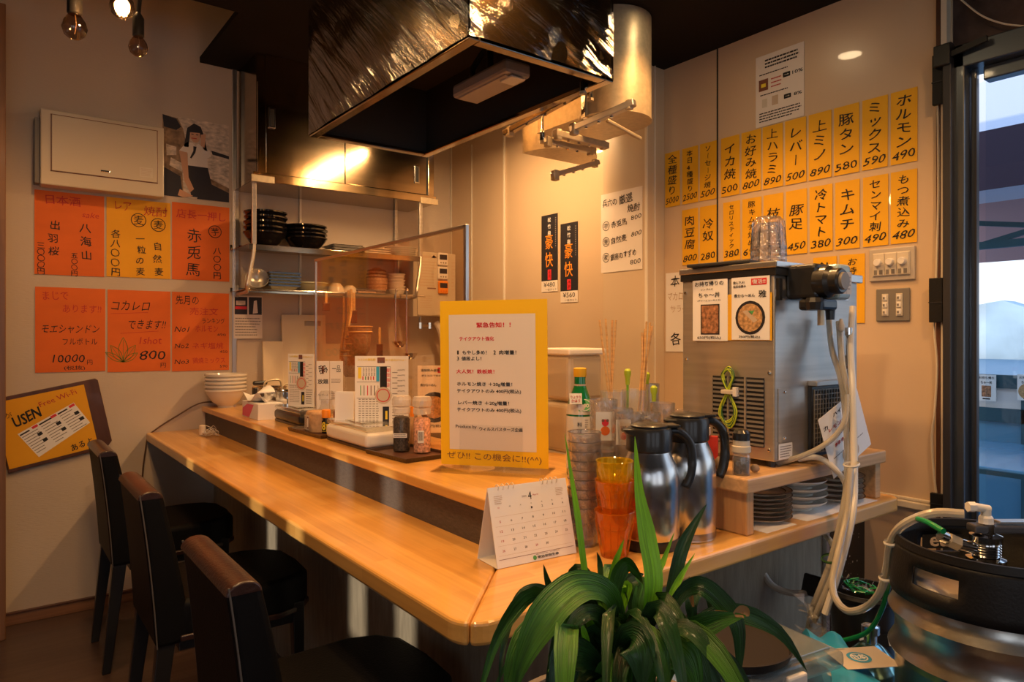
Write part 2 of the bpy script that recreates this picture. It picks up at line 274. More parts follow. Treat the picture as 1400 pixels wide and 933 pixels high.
class Sheet:
    """flat sheet; u,v run 0..1 from its top left; front faces local -y"""
    def __init__(s, name, label, cat, loc, w, h, mat, rz=0, tilt=0, group=None, t=.0012, parent=None, lean=0, rot=None, asname=None):
        s.w, s.h, s.t = w, h, t; s.B = {}; s.hand = name.startswith('handwritten') or name in ('price_strip', 'daily_menu_sheet', 'yellow_notice')
        if parent is None: s.o = thing(name, label, cat, loc, rz, group, rot or (R(lean), R(tilt), R(rz)))
        else:
            s.o = bpy.data.objects.new(name, None); COL.objects.link(s.o); s.o.parent = parent; s.o.location = loc; s.o.rotation_euler = rot or (R(lean), R(tilt), R(rz))
        B().box(-w/2, w/2, -t, 0, -h/2, h/2).mk(asname or 'paper', mat, s.o)
        s.y = -t-.0007
    def _b(s, m, n='lettering'): return s.B.setdefault((m, n), B())
    def P(s, u, v, d=0): return ((u-.5)*s.w, s.y-d, (.5-v)*s.h)
    def q(s, u0, v0, u1, v1, m, d=0, n='print'):
        a, b = s.P(u0, v1, d), s.P(u1, v0, d); s._b(m, n).add([(a[0], a[1], a[2]), (b[0], a[1], a[2]), (b[0], a[1], b[2]), (a[0], a[1], b[2])], [(0, 1, 2, 3)]); return s
    def poly(s, pts, m, d=0, n='print'): s._b(m, n).add([s.P(u, v, d) for u, v in pts], [tuple(reversed(range(len(pts))))]); return s
    def line(s, pts, wd, m, d=0, n='lettering'):
        b = s._b(m, n)
        for i in range(len(pts)-1):
            a, c = Vector(s.P(*pts[i], d)), Vector(s.P(*pts[i+1], d)); e = (c-a); L = e.length
            if L < 1e-6: continue
            e /= L; nn = Vector((-e.z, 0, e.x))*wd/2; a -= e*wd*.3; c += e*wd*.3
            b.add([a-nn, c-nn, c+nn, a+nn], [(0, 1, 2, 3)])
        return s
    def ring(s, u, v, r, wd, m, sx=1, n=20, d=0): s.line([(u+r*sx/s.w*math.cos(2*PI*k/n), v+r/s.h*math.sin(2*PI*k/n)) for k in range(n+1)], wd, m, d); return s
    def disc(s, u, v, r, m, d=0, n=20, sx=1): s.poly([(u+r*sx/s.w*math.cos(2*PI*k/n), v-r/s.h*math.sin(2*PI*k/n)) for k in reversed(range(n))], m, d); return s
    def t_(s, txt, u, v, wu, hv, m='ink', bold=.0, shear=0, rot=0, d=0, keep=False):
        """horizontal line of text fitted in a wu x hv box centred at u,v"""
        vs, fs = glyph(txt, bold)
        if not vs: return s
        if s.hand: vs = warp(vs, .03)
        x0, x1 = min(a for a, b in vs), max(a for a, b in vs); y0, y1 = min(b for a, b in vs), max(b for a, b in vs)
        kx = wu*s.w/max(x1-x0, 1e-4); kz = hv*s.h/max(y1-y0, 1e-4)
        if keep: kx = kz = min(kx, kz)
        c = s.P(u, v, d); ca, sa = math.cos(R(rot)), math.sin(R(rot)); out = []
        for i, (a, b) in enumerate(vs):
            z = (b-(y0+y1)/2)*kz; x = (a-(x0+x1)/2)*kx + shear*z; out.append((c[0]+x*ca-z*sa, c[1]-(i*4//len(vs))*.00016*(bold > 0), c[2]+x*sa+z*ca))
        s._b(m).add(out, fs); return s
    def v_(s, txt, u, v0, pitch, size, m='ink', bold=.012, jit=.0, sx=1.0, shear=0, rot=0):
        """vertical text: pitch and size as shares of the height"""
        for i, ch in enumerate(txt):
            if ch == ' ': continue
            vs, fs = glyph(ch, bold); vs = warp(vs, .028) if s.hand else vs; k = size*s.h; c = s.P(u+random.uniform(-jit, jit), v0+(i+.5)*pitch); out = []; a0 = R(random.uniform(-60, 60)*jit+rot); ca, sa = math.cos(a0), math.sin(a0)
            for q_, (a, b) in enumerate(vs):
                x, z = (a-.5)*k*sx, (b-.36)*k
                if ch in 'ー～': x, z = z*.9, -x*.8
                x += shear*z; out.append((c[0]+x*ca-z*sa, c[1]-(q_*4//len(vs))*.00016*(bold > 0), c[2]+x*sa+z*ca))
            s._b(m).add(out, fs)
        return s
    def fine(s, u0, v0, u1, v1, n, m='greyink', th=.35, seed=1):
        """rows of print too small to read"""
        rnd = random.Random(seed); hh = (v1-v0)/n
        for i in range(n):
            x = u0
            end = u1 - (u1-u0)*rnd.uniform(0, .25)
            while x < end:
                w = rnd.uniform(.02, .07)*(u1-u0)*1.6; s.q(x, v0+i*hh+hh*(.5-th/2), min(x+w, end), v0+i*hh+hh*(.5+th/2), m, n='lettering'); x += w+.012*(u1-u0)
        return s
    def done(s):
        for (m, n), b in s.B.items(): b.mk(n, m, s.o)
        return s.o
YL, XR, U, LC = 4.054, 2.542, .983, .86
ZC1, ZC2 = 2.86, 2.62
# ============================================================ the setting
X0, Y0 = -1.9, -2.6
struct('floor', B().box(X0, XR+.1, Y0, YL+.1, -.05, 0), 'floor')
struct('wall_left', B().box(X0, XR+.2, YL, YL+.1, 0, 3.4), 'wallL')
DY0, DY1, DZ = -.75, .955, 2.31            # doorway in the right wall
struct('wall_right', B().box(XR, XR+.1, DY1, 3.1, 0, ZC2+.05).box(XR, XR+.1, 3.1, YL, 0, 3.4), 'wallR')
struct('wall_right', B().box(XR, XR+.1, Y0, DY0, 0, ZC2+.05), 'shell')
struct('wall_transom', B().box(XR+.01, XR+.1, DY0, DY1, DZ, ZC2+.05), 'transom')
# shop front behind the camera: two window openings
b = B().box(X0-.1, XR+.1, Y0-.1, Y0, 0, .9).box(X0-.1, XR+.1, Y0-.1, Y0, 2.3, 3.4).box(X0-.1, -1.3, Y0-.1, Y0, .9, 2.3).box(-.2, .3, Y0-.1, Y0, .9, 2.3).box(1.4, XR+.1, Y0-.1, Y0, .9, 2.3)
struct('wall_front', b, 'shell')
b = B().box(X0-.1, X0, Y0, YL, 0, .75).box(X0-.1, X0, Y0, YL, 2.2, 3.4)
ys = [Y0, -2.3, -.75, 1.80, 1.91, 2.13, 2.25, 3.02, 3.13, YL]  # unseen slits placed so the sun throws bands on the bar base
for k in range(0, len(ys), 2): b.box(X0-.1, X0, ys[k], ys[k+1], .75, 2.2)
b.box(X0-.1, X0, 1.7, 3.3, 1.38, 2.2)
struct('wall_side', b, 'shell')
struct('ceiling', B().box(X0, 1.3, Y0, 3.32, ZC1, ZC1+.06).box(.927, 1.3, 3.32, YL, ZC1, ZC1+.03).box(1.3, XR+.1, 2.9, YL, ZC1, ZC1+.03), 'darkceil')
struct('ceiling', B().box(1.3, XR+.1, Y0, 2.9, ZC2, ZC2+.3), 'darkceil')
struct('ceiling', B().box(X0, XR+.1, 3.3, YL+.1, 3.3, 3.36), 'wallL')
struct('wall_bulkhead', B().box(X0, XR+.1, 3.28, 3.30, ZC1+.03, 3.36), 'darkceil')
struct('baseboard_left', B().box(X0, .98, YL-.018, YL, 0, .052), 'base', bevel=.003)
struct('trim_1', B().box(-.6, .068, 3.86, 3.93, 0, ZC1), 'post', bevel=.004)
struct('baseboard_left', B().box(X0, .98, YL-.022, YL, .052, .060), 'woodd')
# joiner strips on the walls
def jx(n, px, w, z0, z1, m='strip'): X = onY(px, 400, YL).x; struct(n, B().box(X-w/2, X+w/2, YL-.012, YL, z0, z1), m, bevel=.002)
def jy(n, px, w, z0, z1, m='strip'): Y = onX(px, 400, XR).y; struct(n, B().box(XR-(.012 if px < 800 else .0015), XR, Y-w/2, Y+w/2, z0, z1), m, bevel=.002)
jx('trim_2', 320, .022, .9, ZC1, 'alu'); jx('trim_3', 410, .014, .9, 2.2); jx('trim_4', 616, .012, .9, ZC1, 'cream')
jy('trim_5', 690.5, .014, .6, ZC2); jy('trim_6', 646, .006, .6, ZC2, 'cream'); jy('trim_7', 981, .008, .6, ZC2, 'blackm')
yc = onX(1286, 400, XR).y
struct('trim_9', B().box(XR-.02, XR, yc-.006, yc+.006, .3, ZC2), 'woodd'); struct('trim_10', B().box(XR-.03, XR+.02, yc-.03, yc-.012, .3, ZC2), 'cream')
struct('baseboard_right', B().box(XR-.02, XR, DY1, 1.6, .775, .80).box(XR-.012, XR, DY1, 1.6, .80, .812), 'cream', bevel=.004)
# pillar
struct('wall_pillar', B().box(2.42, XR, 2.175, 2.46, 0, ZC2), 'lightgrey' and 'wallK', bevel=.003)
struct('trim_11', B().box(2.414, 2.421, 2.168, 2.182, 0, ZC2).box(2.47, 2.476, 2.169, 2.176, 0, ZC2), 'strip')
# door frame and glass door
b = B().box(XR-.035, XR+.09, .905, .955, 0, DZ).box(XR-.035, XR+.09, DY0, .955, 2.235, DZ)
struct('door_1', b, 'fridgegrey', bevel=.004)
struct('trim_12', B().box(XR-.06, XR-.03, .935, .96, 0, DZ+.01), 'frameb', bevel=.003)
b = B().box(XR+.01, XR+.03, .886, .903, 0, 2.235).box(XR+.01, XR+.06, -.70, .868, 2.19, 2.235).box(XR+.01, XR+.06, -.70, .868, 0, .12).box(XR+.01, XR+.06, -.75, -.70, 0, 2.235)
dr = struct('door_2', b, 'fridgegrey', bevel=.004)
B().box(XR+.004, XR+.02, .884, .890, 0, 2.2).mk('door_seal', 'frameb', dr); B().box(XR+.032, XR+.036, -.70, .868, .12, 2.19).mk('glass_pane', 'pane', dr)
# ============================================================ bar counter
Xa, Xb, Yf, Xe = .665, .99, 1.013, 2.31
ct = thing('counter_worktop', 'light wooden L-shaped lower worktop of the bar with a rounded corner', 'worktop', (Xa, Yf, LC-.045))
def corner(cx, cy, r, n=8, a0=180, a1=270): return [(cx+r*math.cos(R(a0+(a1-a0)*i/n)), cy+r*math.sin(R(a0+(a1-a0)*i/n))) for i in range(n+1)]
r = .06; d = .0008
c0 = corner(Xa+r, Yf+r, r)
half = len(c0)//2
pa = [(Xa, YL)] + c0[:half+1] + [(Xb+.35, Yf+(Xb+.35-Xa))] + [(Xb+.35, YL)]
pa = [(x, y) for x, y in pa]
polyA = [(Xa, YL)] + c0[:half+1] + [(Xb, Yf+Xb-Xa), (Xb, YL)]
B().prism(list(reversed(polyA)), LC-.045, LC).off(Xa, Yf, LC-.045).mk('worktop_board', 'board_y', ct, bevel=.008, seg=3)
c1 = [(x+d, y-d) for x, y in c0[half:]]
polyB = c1 + [(Xe-.02, Yf), (Xe, Yf+.02), (Xe, Yf+Xb-Xa), (Xb+d, Yf+Xb-Xa-d)]
B().prism(polyB, LC-.045, LC).off(Xa, Yf, LC-.045).mk('worktop_board', 'board_x', ct, bevel=.008, seg=3)
base = thing('bar_base', 'grey-brown vinyl-clad base panels under the bar worktop', 'bar counter', (.98, 1.2, 0))
B().box(1.0, 1.03, 1.22, YL-.002, 0, LC-.045).off(.98, 1.2, 0).mk('front_panel', 'vinyl', base)
B().box(1.0, 2.16, 1.19, 1.22, 0, LC-.045).off(.98, 1.2, 0).mk('end_panel', 'vinyl', base)
B().box(2.16, 2.178, 1.175, 1.22, 0, LC-.045).off(.98, 1.2, 0).mk('edge_trim', 'alu', base)
rs = thing('raised_shelf_riser', 'dark brown vinyl-clad riser between the two levels of the bar', 'bar counter', (.96, 1.34, LC))
B().box(.955, .975, 1.34, YL, LC, U-.03).off(.96, 1.34, LC).mk('riser_panel', 'riser', rs); B().box(.975, 1.50, 1.338, 1.36, LC, U-.03).off(.96, 1.34, LC).mk('riser_panel', 'riser', rs)
up = thing('raised_worktop', 'light wooden raised shelf of the bar carrying condiments and the yellow notice', 'worktop', (.936, 1.31, U-.03))
B().prism([(.936, YL), (.936, 1.31), (1.50, 1.31), (1.50, 1.75), (1.36, 1.89), (1.36, YL)], U-.03, U).off(.936, 1.31, U-.03).mk('worktop_board', 'board_y', up, bevel=.006, seg=3)
kc = thing('kitchen_worktop', 'steel kitchen worktop behind the bar, hidden but for its glints', 'worktop', (1.36, 2.4, 0))
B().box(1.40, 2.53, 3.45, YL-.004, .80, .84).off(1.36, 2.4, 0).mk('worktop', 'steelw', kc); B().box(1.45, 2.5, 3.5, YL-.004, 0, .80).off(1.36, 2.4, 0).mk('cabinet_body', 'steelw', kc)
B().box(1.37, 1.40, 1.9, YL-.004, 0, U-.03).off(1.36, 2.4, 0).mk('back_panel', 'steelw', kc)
B().box(1.0, 1.02, 3.9, YL, 0, U-.03).off(1.36, 2.4, 0)
# low wooden stand on the worktop
st = thing('dispenser_stand', 'low wooden stand carrying the drinks dispenser over stacks of plates', 'stand', (1.52, 1.03, LC))
B().box(1.515, 2.25, 1.03, 1.42, U-.012, U+.027).off(1.52, 1.03, LC).mk('top', 'shelfw', st, bevel=.005)
for x in (1.535, 2.212): B().box(x, x+.032, 1.045, 1.41, LC, U-.012).off(1.52, 1.03, LC).mk('leg', wood('leg_wood', (.74, .42, .18), (.66, .34, .13), 'Z', .35, .3, .3, 2) if x < 2 else 'shelfw', st, bevel=.004)
ST = U+.027
# star-speckled board under the worktop
sb = thing('speckled_board', 'black board with tiny white specks beneath the worktop end', 'board', (2.19, 1.24, .3))
B().box(2.185, XR-.002, 1.24, 1.26, .0, LC-.05).off(2.19, 1.24, .3).mk('panel', 'speck', sb)
b = B()
for i in range(90):
    x, z = random.uniform(2.2, 2.5), random.uniform(.35, .80); r_ = random.choice((.0012, .0018, .003)); b.add([(x-r_, 1.2388, z-r_), (x+r_, 1.2388, z-r_), (x+r_, 1.2388, z+r_), (x-r_, 1.2388, z+r_)], [(0, 1, 2, 3)])
b.off(2.19, 1.24, .3).mk('specks', 'dot', sb)['kind'] = 'stuff'
# ============================================================ hood
HX1, HX2, HY1, HY2, HZ = 1.069, 1.633, 1.612, 2.815, 2.2
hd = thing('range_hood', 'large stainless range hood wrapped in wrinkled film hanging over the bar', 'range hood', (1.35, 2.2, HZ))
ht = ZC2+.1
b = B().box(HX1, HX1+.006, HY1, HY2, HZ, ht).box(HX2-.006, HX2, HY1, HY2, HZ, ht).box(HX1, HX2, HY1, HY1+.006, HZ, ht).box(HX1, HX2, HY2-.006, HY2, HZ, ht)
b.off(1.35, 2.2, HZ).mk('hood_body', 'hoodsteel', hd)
b = B().box(HX1, HX1+.035, HY1, HY2, HZ-.004, HZ+.012).box(HX2-.035, HX2, HY1, HY2, HZ-.004, HZ+.012).box(HX1+.035, HX2-.035, HY1, HY1+.035, HZ-.004, HZ+.012).box(HX1+.035, HX2-.035, HY2-.035, HY2, HZ-.004, HZ+.012)
b.off(1.35, 2.2, HZ).mk('hood_rim', 'steelw', hd, bevel=.003)
B().box(HX1+.01, HX2-.01, HY1+.01, HY2-.01, HZ+.3, HZ+.31).box(HX1+.007, HX1+.012, HY1, HY2, HZ+.012, HZ+.3).box(HX2-.012, HX2-.007, HY1, HY2, HZ+.012, HZ+.3).box(HX1, HX2, HY2-.012, HY2-.007, HZ+.012, HZ+.3).box(HX1, HX2, HY1+.007, HY1+.012, HZ+.012, HZ+.3).off(1.35, 2.2, HZ).mk('hood_lining', 'hoodin', hd)
def film(p0, p1, z0, z1, nrm, mat, seed):
    rnd = random.Random(seed); b = B(); nu, nv = 40, 26; vs = []
    wv = [(rnd.uniform(4, 30), rnd.uniform(-20, 20), rnd.uniform(0, 6), rnd.uniform(.0006, .0022)) for _ in range(9)]
    for j in range(nv+1):
        for i in range(nu+1):
            u, v = i/nu, j/nv; q = sum(a*math.sin(f*u+g*v+ph) for f, g, ph, a in wv); e = min(u, 1-u)*20; q = (q+.004)*min(1, e) + .001
            vs.append((p0[0]+(p1[0]-p0[0])*u+nrm[0]*q, p0[1]+(p1[1]-p0[1])*u+nrm[1]*q, z0+(z1-z0)*v))
    fs = [(j*(nu+1)+i, j*(nu+1)+i+1, (j+1)*(nu+1)+i+1, (j+1)*(nu+1)+i) for j in range(nv) for i in range(nu)]
    return b.add(vs, fs)
film((HX1-.001, HY2), (HX1-.001, HY1), HZ+.004, ht, (-1, 0), 'film', 2).off(1.35, 2.2, HZ).mk('plastic_film', 'film', hd, smooth=True, angle=180)
film((HX1, HY1-.001), (HX2, HY1-.001), HZ+.004, ht, (0, -1), 'film', 5).off(1.35, 2.2, HZ).mk('plastic_film', 'filmx', hd, smooth=True, angle=180)
# lamp in the hood
hl = thing('hood_lamp', 'grey rectangular lamp box mounted inside the dark hood', 'lamp', (1.45, 2.05, HZ+.06))
b = B().box(-.055, .055, -.17, .17, .0, .05); o = b.mk('housing', 'peg', hl, bevel=.012); B().box(-.045, .045, -.15, .15, -.006, .001).mk('diffuser', 'peg', hl, bevel=.004)
B().box(-.03, .03, -.17, -.10, -.012, -.005).mk('end_cap', 'white', hl, bevel=.003); B().tube([(.02, .1, .05), (.03, .16, .12), (.03, .05, .18), (0, -.12, .16), (0, -.2, .24)], .012, 8, 5).mk('wiring', 'black', hl, smooth=True); B().tube([(.0, .0, .05), (0, 0, .25)], .012, 8).mk('bracket', 'black', hl)
# ducts
def duct(name, label, cx, cy, r, ext, z0, z1, strap):
    t = thing(name, label, 'duct', (cx, cy, z0)); n = 24
    pl = [(r*math.cos(a), r*math.sin(a)) for a in [-PI + PI*i/n for i in range(n+1)]] + [(r, ext), (-r, ext)]
    B().prism(pl, 0, z1-z0).mk('duct_body', 'galv', t, smooth=True, angle=30)
    B().prism([(x*1.012, y*1.012) for x, y in pl], -.006, .0).mk('end_plate', 'galv', t)
    if strap:
        B().box(-r-.02, -r, -.02, .004, -.02, (z1-z0)*.86).mk('strap', 'chrome', t, bevel=.002); B().box(-r-.012, -r, .01, .03, -.02, z1-z0).mk('seam_flange', 'galv', t)
    return t
duct('oval_duct', 'large round-ended metal duct hanging right behind the film-wrapped hood', 1.985, 1.96, .15, .29, 2.22, ZC2-.004, True)
duct('round_duct', 'smaller lower metal duct end with brackets between hood and pillar', 2.12, 2.46, .185, .02, 2.2, ZC2-.004, False)
# brackets and rails under the ducts
frm = thing('duct_support_frame', 'steel rails, clamps and hanger rods carrying the two ducts beside the hood', 'bracket', (1.9, 2.1, 2.2))
for i, (a, c, w) in enumerate([((690, 183, 2.85), (822, 110, 2.55), .026), ((780, 178, 2.45), (868, 140, 2.3), .026), ((758, 182, 2.6), (830, 200, 2.75), .028), ((745, 192, 2.7), (812, 208, 2.85), .022), ((755, 240, 2.75), (818, 222, 2.9), .022), ((830, 165, 2.5), (876, 190, 2.6), .014)]):
    pa_, pb_ = onD(*a), onD(*c); t = part0('slotted_rail', ['long steel rail running from hood edge toward the duct', 'short dark rail below the large round-ended duct', 'brass-coloured slotted rail crossing under the ducts', 'thin dark slotted rail under the crossing brass-coloured rail', 'lowest short rail below the smaller duct end', 'thin angled strut below the large round-ended duct'][i], pa_)
    B().bar((0, 0, 0), pb_-pa_, w, w*.9).mk('channel', ['steelw', 'steel', 'galv', 'steel', 'steel', 'galv'][i], t, bevel=.003)
    if i < 5:
        q = (pb_-pa_); B().box(-.013, .013, -.013, .013, -.024, .018).off(*(-(q*.06))).mk('clamp', 'galv', t, bevel=.004); B().box(-.011, .011, -.011, .011, -.018, .016).off(*(-(q*.92))).mk('clamp', 'galv', t, bevel=.004)
        e = B()
        for k in (.25, .45, .65): e.lathe([(.006, -.004), (.006, .004)], 10, tuple(q*k+Vector((0, 0, -w*.5))))
        e.mk('bolts', 'chrome', t)
for i, a in enumerate([(797, 118, 2.33), (807, 128, 2.6), (742, 186, 2.72)]):
    p = onD(*a); t = part0('hanger', ['short bolt hanger at the near corner of the hood rim', 'threaded hanger just right of the hood corner', 'threaded hanger between the two ducts'][i], p)
    B().lathe([(.008, -.02), (.012, -.018), (.012, .012), (.008, .014), (.005, .03), (.005, ZC2-p.z if i else .05)], 12).mk('rod', 'chrome', t, smooth=True)
    B().lathe([(.013, -.028), (.013, -.018)], 6).mk('nut', 'galv', t)
# ============================================================ steel cabinet and shelves on the kitchen wall
YS = YL-.35
sa = onY(345, 247, YS); se = onY(595, 277, YS); SX0, SX1, SZ = sa.x, se.x, 2.182
cb = thing('steel_wall_cabinet', 'stainless wall cabinet with sliding doors above the kitchen shelves', 'cabinet', (SX0, YS, SZ))
cx0, cx1 = onY(352, 200, YS).x, onY(593, 250, YS).x
H = ZC1-SZ
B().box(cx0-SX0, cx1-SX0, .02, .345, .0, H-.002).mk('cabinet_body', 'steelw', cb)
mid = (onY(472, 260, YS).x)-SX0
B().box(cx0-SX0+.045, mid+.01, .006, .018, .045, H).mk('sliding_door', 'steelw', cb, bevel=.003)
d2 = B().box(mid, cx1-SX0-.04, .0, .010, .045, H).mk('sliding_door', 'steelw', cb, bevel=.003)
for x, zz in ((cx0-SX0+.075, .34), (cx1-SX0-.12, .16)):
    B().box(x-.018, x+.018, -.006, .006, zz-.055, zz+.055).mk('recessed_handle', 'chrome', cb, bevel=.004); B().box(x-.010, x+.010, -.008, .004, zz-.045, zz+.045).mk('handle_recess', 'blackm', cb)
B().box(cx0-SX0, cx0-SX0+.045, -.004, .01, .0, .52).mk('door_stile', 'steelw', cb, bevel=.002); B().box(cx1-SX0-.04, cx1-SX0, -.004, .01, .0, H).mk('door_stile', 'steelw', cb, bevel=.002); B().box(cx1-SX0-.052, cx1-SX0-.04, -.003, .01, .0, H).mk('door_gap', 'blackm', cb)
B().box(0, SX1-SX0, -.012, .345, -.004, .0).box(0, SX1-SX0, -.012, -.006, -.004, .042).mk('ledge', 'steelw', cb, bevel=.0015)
for x in (.0, SX1-SX0-.10): B().box(x-.01, x+.11, -.02, -.008, -.012, .026).mk('corner_bracket', M['galv'], cb, bevel=.003)
def shelf(name, label, z, x0, x1, lip):
    t = thing(name, label, 'shelf', (x0, YS, z))
    B().box(0, x1-x0, 0, .345, -.003, 0).box(0, x1-x0, -.003, 0, -lip, 0).box(0, x1-x0, .342, .345, 0, lip).mk('shelf_board', 'steelw', t, bevel=.001); return t
e2 = onY(576, 350, YS).x; K2, K3 = 1.847, 1.614
s2 = shelf('steel_shelf', 'upper open steel shelf holding black bowls and square plates', K2, SX0-.02, e2, .03); s3 = shelf('steel_shelf', 'lower open steel shelf holding small dishes and hanging utensils', K3, SX0-.02, onY(563, 400, YS).x, .022)
B().tube([(-.005, .0, -.006), (1.05, .0, -.006)], .006, 8).mk('hanging_rail', 'chrome', s3, smooth=True)
fr = thing('shelf_bracket_frame', 'steel uprights with curved arms carrying the open kitchen shelves', 'bracket', (SX0, YS, K3))
for x in (.0, e2-SX0-.012):
    B().box(x, x+.022, .0, .02, K2-K3, SZ-K3).mk('upright', 'steel', fr, bevel=.002); B().box(x, x+.022, .32, .34, -.03, SZ-K3).mk('upright', 'steel', fr, bevel=.002)
    B().tube([(x+.01, .005, K2-K3), (x+.004, .0, K2-K3-.06), (x-.02, -.01, .06), (x-.03, -.012, .01), (x-.01, .05, -.012), (x+.01, .3, -.012)], .011, 8, 5).mk('curved_arm', 'steel', fr, smooth=True)
# -------- dishes: builders
def bowl(name, label, loc, r, h, mat, group=None, foot=.4, n=28, inner=None, rot=None):
    t = thing(name, label, 'bowl', loc, 0, group, rot)
    pr = [(r*foot, 0), (r*foot, h*.08), (r*(foot+.28), h*.32), (r*.9, h*.72), (r*.955, h*.86), (r, h*.9), (r, h), (r*.965, h), (r*.85, h*.7), (r*.6, h*.34), (r*.3, h*.16), (0.001, h*.14)]
    B().lathe(pr, n).mk('bowl_body', mat, t, smooth=True, angle=50); return t
def plate(name, label, loc, r, h, mat, rim=None, group=None):
    t = thing(name, label, 'plate', loc, 0, group)
    B().lathe([(r*.55, 0), (r*.57, h*.25), (r*.8, h*.5), (r*.99, h*.86), (r, h), (r*.97, h), (r*.80, h*.72), (r*.6, h*.45), (.001, h*.42)], 36).mk('plate_body', mat, t, smooth=True, angle=50)
    if rim:
        B().lathe([(r*1.003, h*.93), (r*1.004, h*1.0), (r*.985, h*1.04), (r*.955, h*1.0)], 36, closed=False).mk('rim_band', rim, t, smooth=True); B().lathe([(r*.80, h*.80), (r*.765, h*.74)], 36, closed=False).mk('inner_band', rim, t)
    return t
def sqplate(name, label, loc, w, h, mat, rim, group, rz=0):
    t = thing(name, label, 'plate', loc, rz, group); a, c = w/2, w*.33
    b = B(); vs = []
    for s_, z in ((c, 0), (a, h), (a*.95, h), (c*.95, h*.35)):
        vs += [(-s_, -s_, z), (s_, -s_, z), (s_, s_, z), (-s_, s_, z)]
    fs = [(3, 2, 1, 0), (12, 13, 14, 15)]
    for k in range(3):
        for i in range(4): j = (i+1) % 4; fs.append((k*4+i, k*4+j, k*4+4+j, k*4+4+i))
    b.add(vs, fs).mk('plate_body', mat, t); b = B(); vs = []
    for s_, z in ((a*1.01, h*.8), (a*1.01, h*1.05), (a*.95, h*1.05)): vs += [(-s_, -s_, z), (s_, -s_, z), (s_, s_, z), (-s_, s_, z)]
    fs = []
    for k in range(2):
        for i in range(4): j = (i+1) % 4; fs.append((k*4+i, k*4+j, k*4+4+j, k*4+4+i))
    b.add(vs, fs).mk('rim_band', rim, t); return t
YB = YL-.2
ordn = ['bottom', 'second from bottom', 'third from bottom', 'fourth from bottom', 'fifth from bottom', 'sixth from bottom', 'seventh from bottom', 'eighth from bottom', 'ninth from bottom', 'tenth from bottom']
p = onY(363, 330, YB).x; q = onY(418, 330, YB).x
def stack(maker, n, loc, step, label, jitter=.003):
    first = None
    for i in range(n):
        l = (loc[0]+random.uniform(-jitter, jitter), loc[1]+random.uniform(-jitter, jitter), loc[2]+i*step); lab = label.replace('*', 'topmost' if i == n-1 else ordn[i])
        if first is None: first = maker(l, lab)
        else: dup(first, l, lab)
    return first
stack(lambda l, s: bowl('ramen_bowl', s, l, .115, .085, 'blackbowl', 'black bowls on the upper kitchen shelf'), 5, (p, YB, K2), .028, 'black glazed bowl, * of the left five-bowl stack on shelf')
stack(lambda l, s: bowl('ramen_bowl', s, l, .12, .075, 'blackbowl', 'black bowls on the upper kitchen shelf'), 4, (q, YB, K2), .022, 'black glazed bowl, * of the right four-bowl stack on shelf')
stack(lambda l, s: sqplate('square_plate', s, l, .18, .014, 'plate', 'blackbowl', 'square plates on the upper kitchen shelf'), 3, (onY(468, 340, YB).x, YB, K2), .015, 'white square plate with dark rim, * of stack beside black bowls')
stack(lambda l, s: sqplate('square_plate', s, l, .17, .014, 'plate', 'platin', 'pale square plates on the upper kitchen shelf'), 3, (onY(508, 340, YB).x, YB, K2), .014, 'pale square plate, * of middle stack on upper shelf')
stack(lambda l, s: plate('round_plate', s, l, .10, .016, 'plate', None, 'round plates on the upper kitchen shelf'), 5, (onY(547, 345, YB).x, YB, K2), .012, 'white round plate, * of stack at upper shelf right end')
t = bowl('steel_bowl', 'small steel bowl tipped on its side at the left of lower shelf', (onY(352, 385, YB).x, YB, K3+.045), .06, .05, 'steel', rot=(R(60), R(-35), 0))
stack(lambda l, s: sqplate('square_dish', s, l, .17, .03, 'greeng', 'blackbowl', 'green-grey dishes on the lower kitchen shelf'), 5, (onY(383, 392, YB).x, YB, K3), .017, 'green-grey square dish with dark rim, * of lower shelf stack')
bowl('wide_bowl', 'wide pale green bowl beside the square dishes on the lower shelf', (onY(424, 392, YB).x, YB, K3), .10, .055, 'greeng', foot=.45)
bowl('upturned_bowl', 'small brown upturned bowl left behind the acrylic screen', (onY(459, 392, YB).x, YB, K3+.06), .055, .06, 'platin', rot=(PI, 0, 0), foot=.5)
bowl('upturned_bowl', 'small brown upturned bowl right of its twin behind screen', (onY(478, 394, YB).x, YB, K3+.05), .05, .05, 'platin', rot=(PI, 0, 0), foot=.5)
t = thing('bamboo_tray', 'low woven tray between small bowls and dark woven basket', 'tray', (onY(497, 395, YB).x, YB, K3)); B().box(-.06, .06, -.05, .05, 0, .022).mk('tray_body', 'strainer', t, bevel=.006); B().box(-.064, .064, -.054, .054, .018, .026).mk('rim', 'woodd', t, bevel=.004)
t = thing('woven_basket', 'dark brown upright woven basket on lower shelf behind the screen', 'basket', (onY(515, 392, YB).x, YB, K3)); B().lathe([(.045, 0), (.062, .04), (.066, .09), (.055, .14), (.02, .165)], 20).mk('weave', 'strainer', t, smooth=True)
b = B()
for k in range(7): b.lathe([(.063-.001*abs(k-3)**1.8, .015+k*.021), (.066-.001*abs(k-3)**1.8, .02+k*.021), (.063-.001*abs(k-3)**1.8, .025+k*.021)], 20, closed=False)
b.mk('hoops', 'woodd', t)
stack(lambda l, s: bowl('small_bowl', s, l, .055, .04, 'plate', 'small bowls at the lower shelf right end', foot=.5), 6, (onY(542, 397, YB).x, YB, K3), .019, 'small pale bowl, * of leaning stack at lower shelf end', .006)
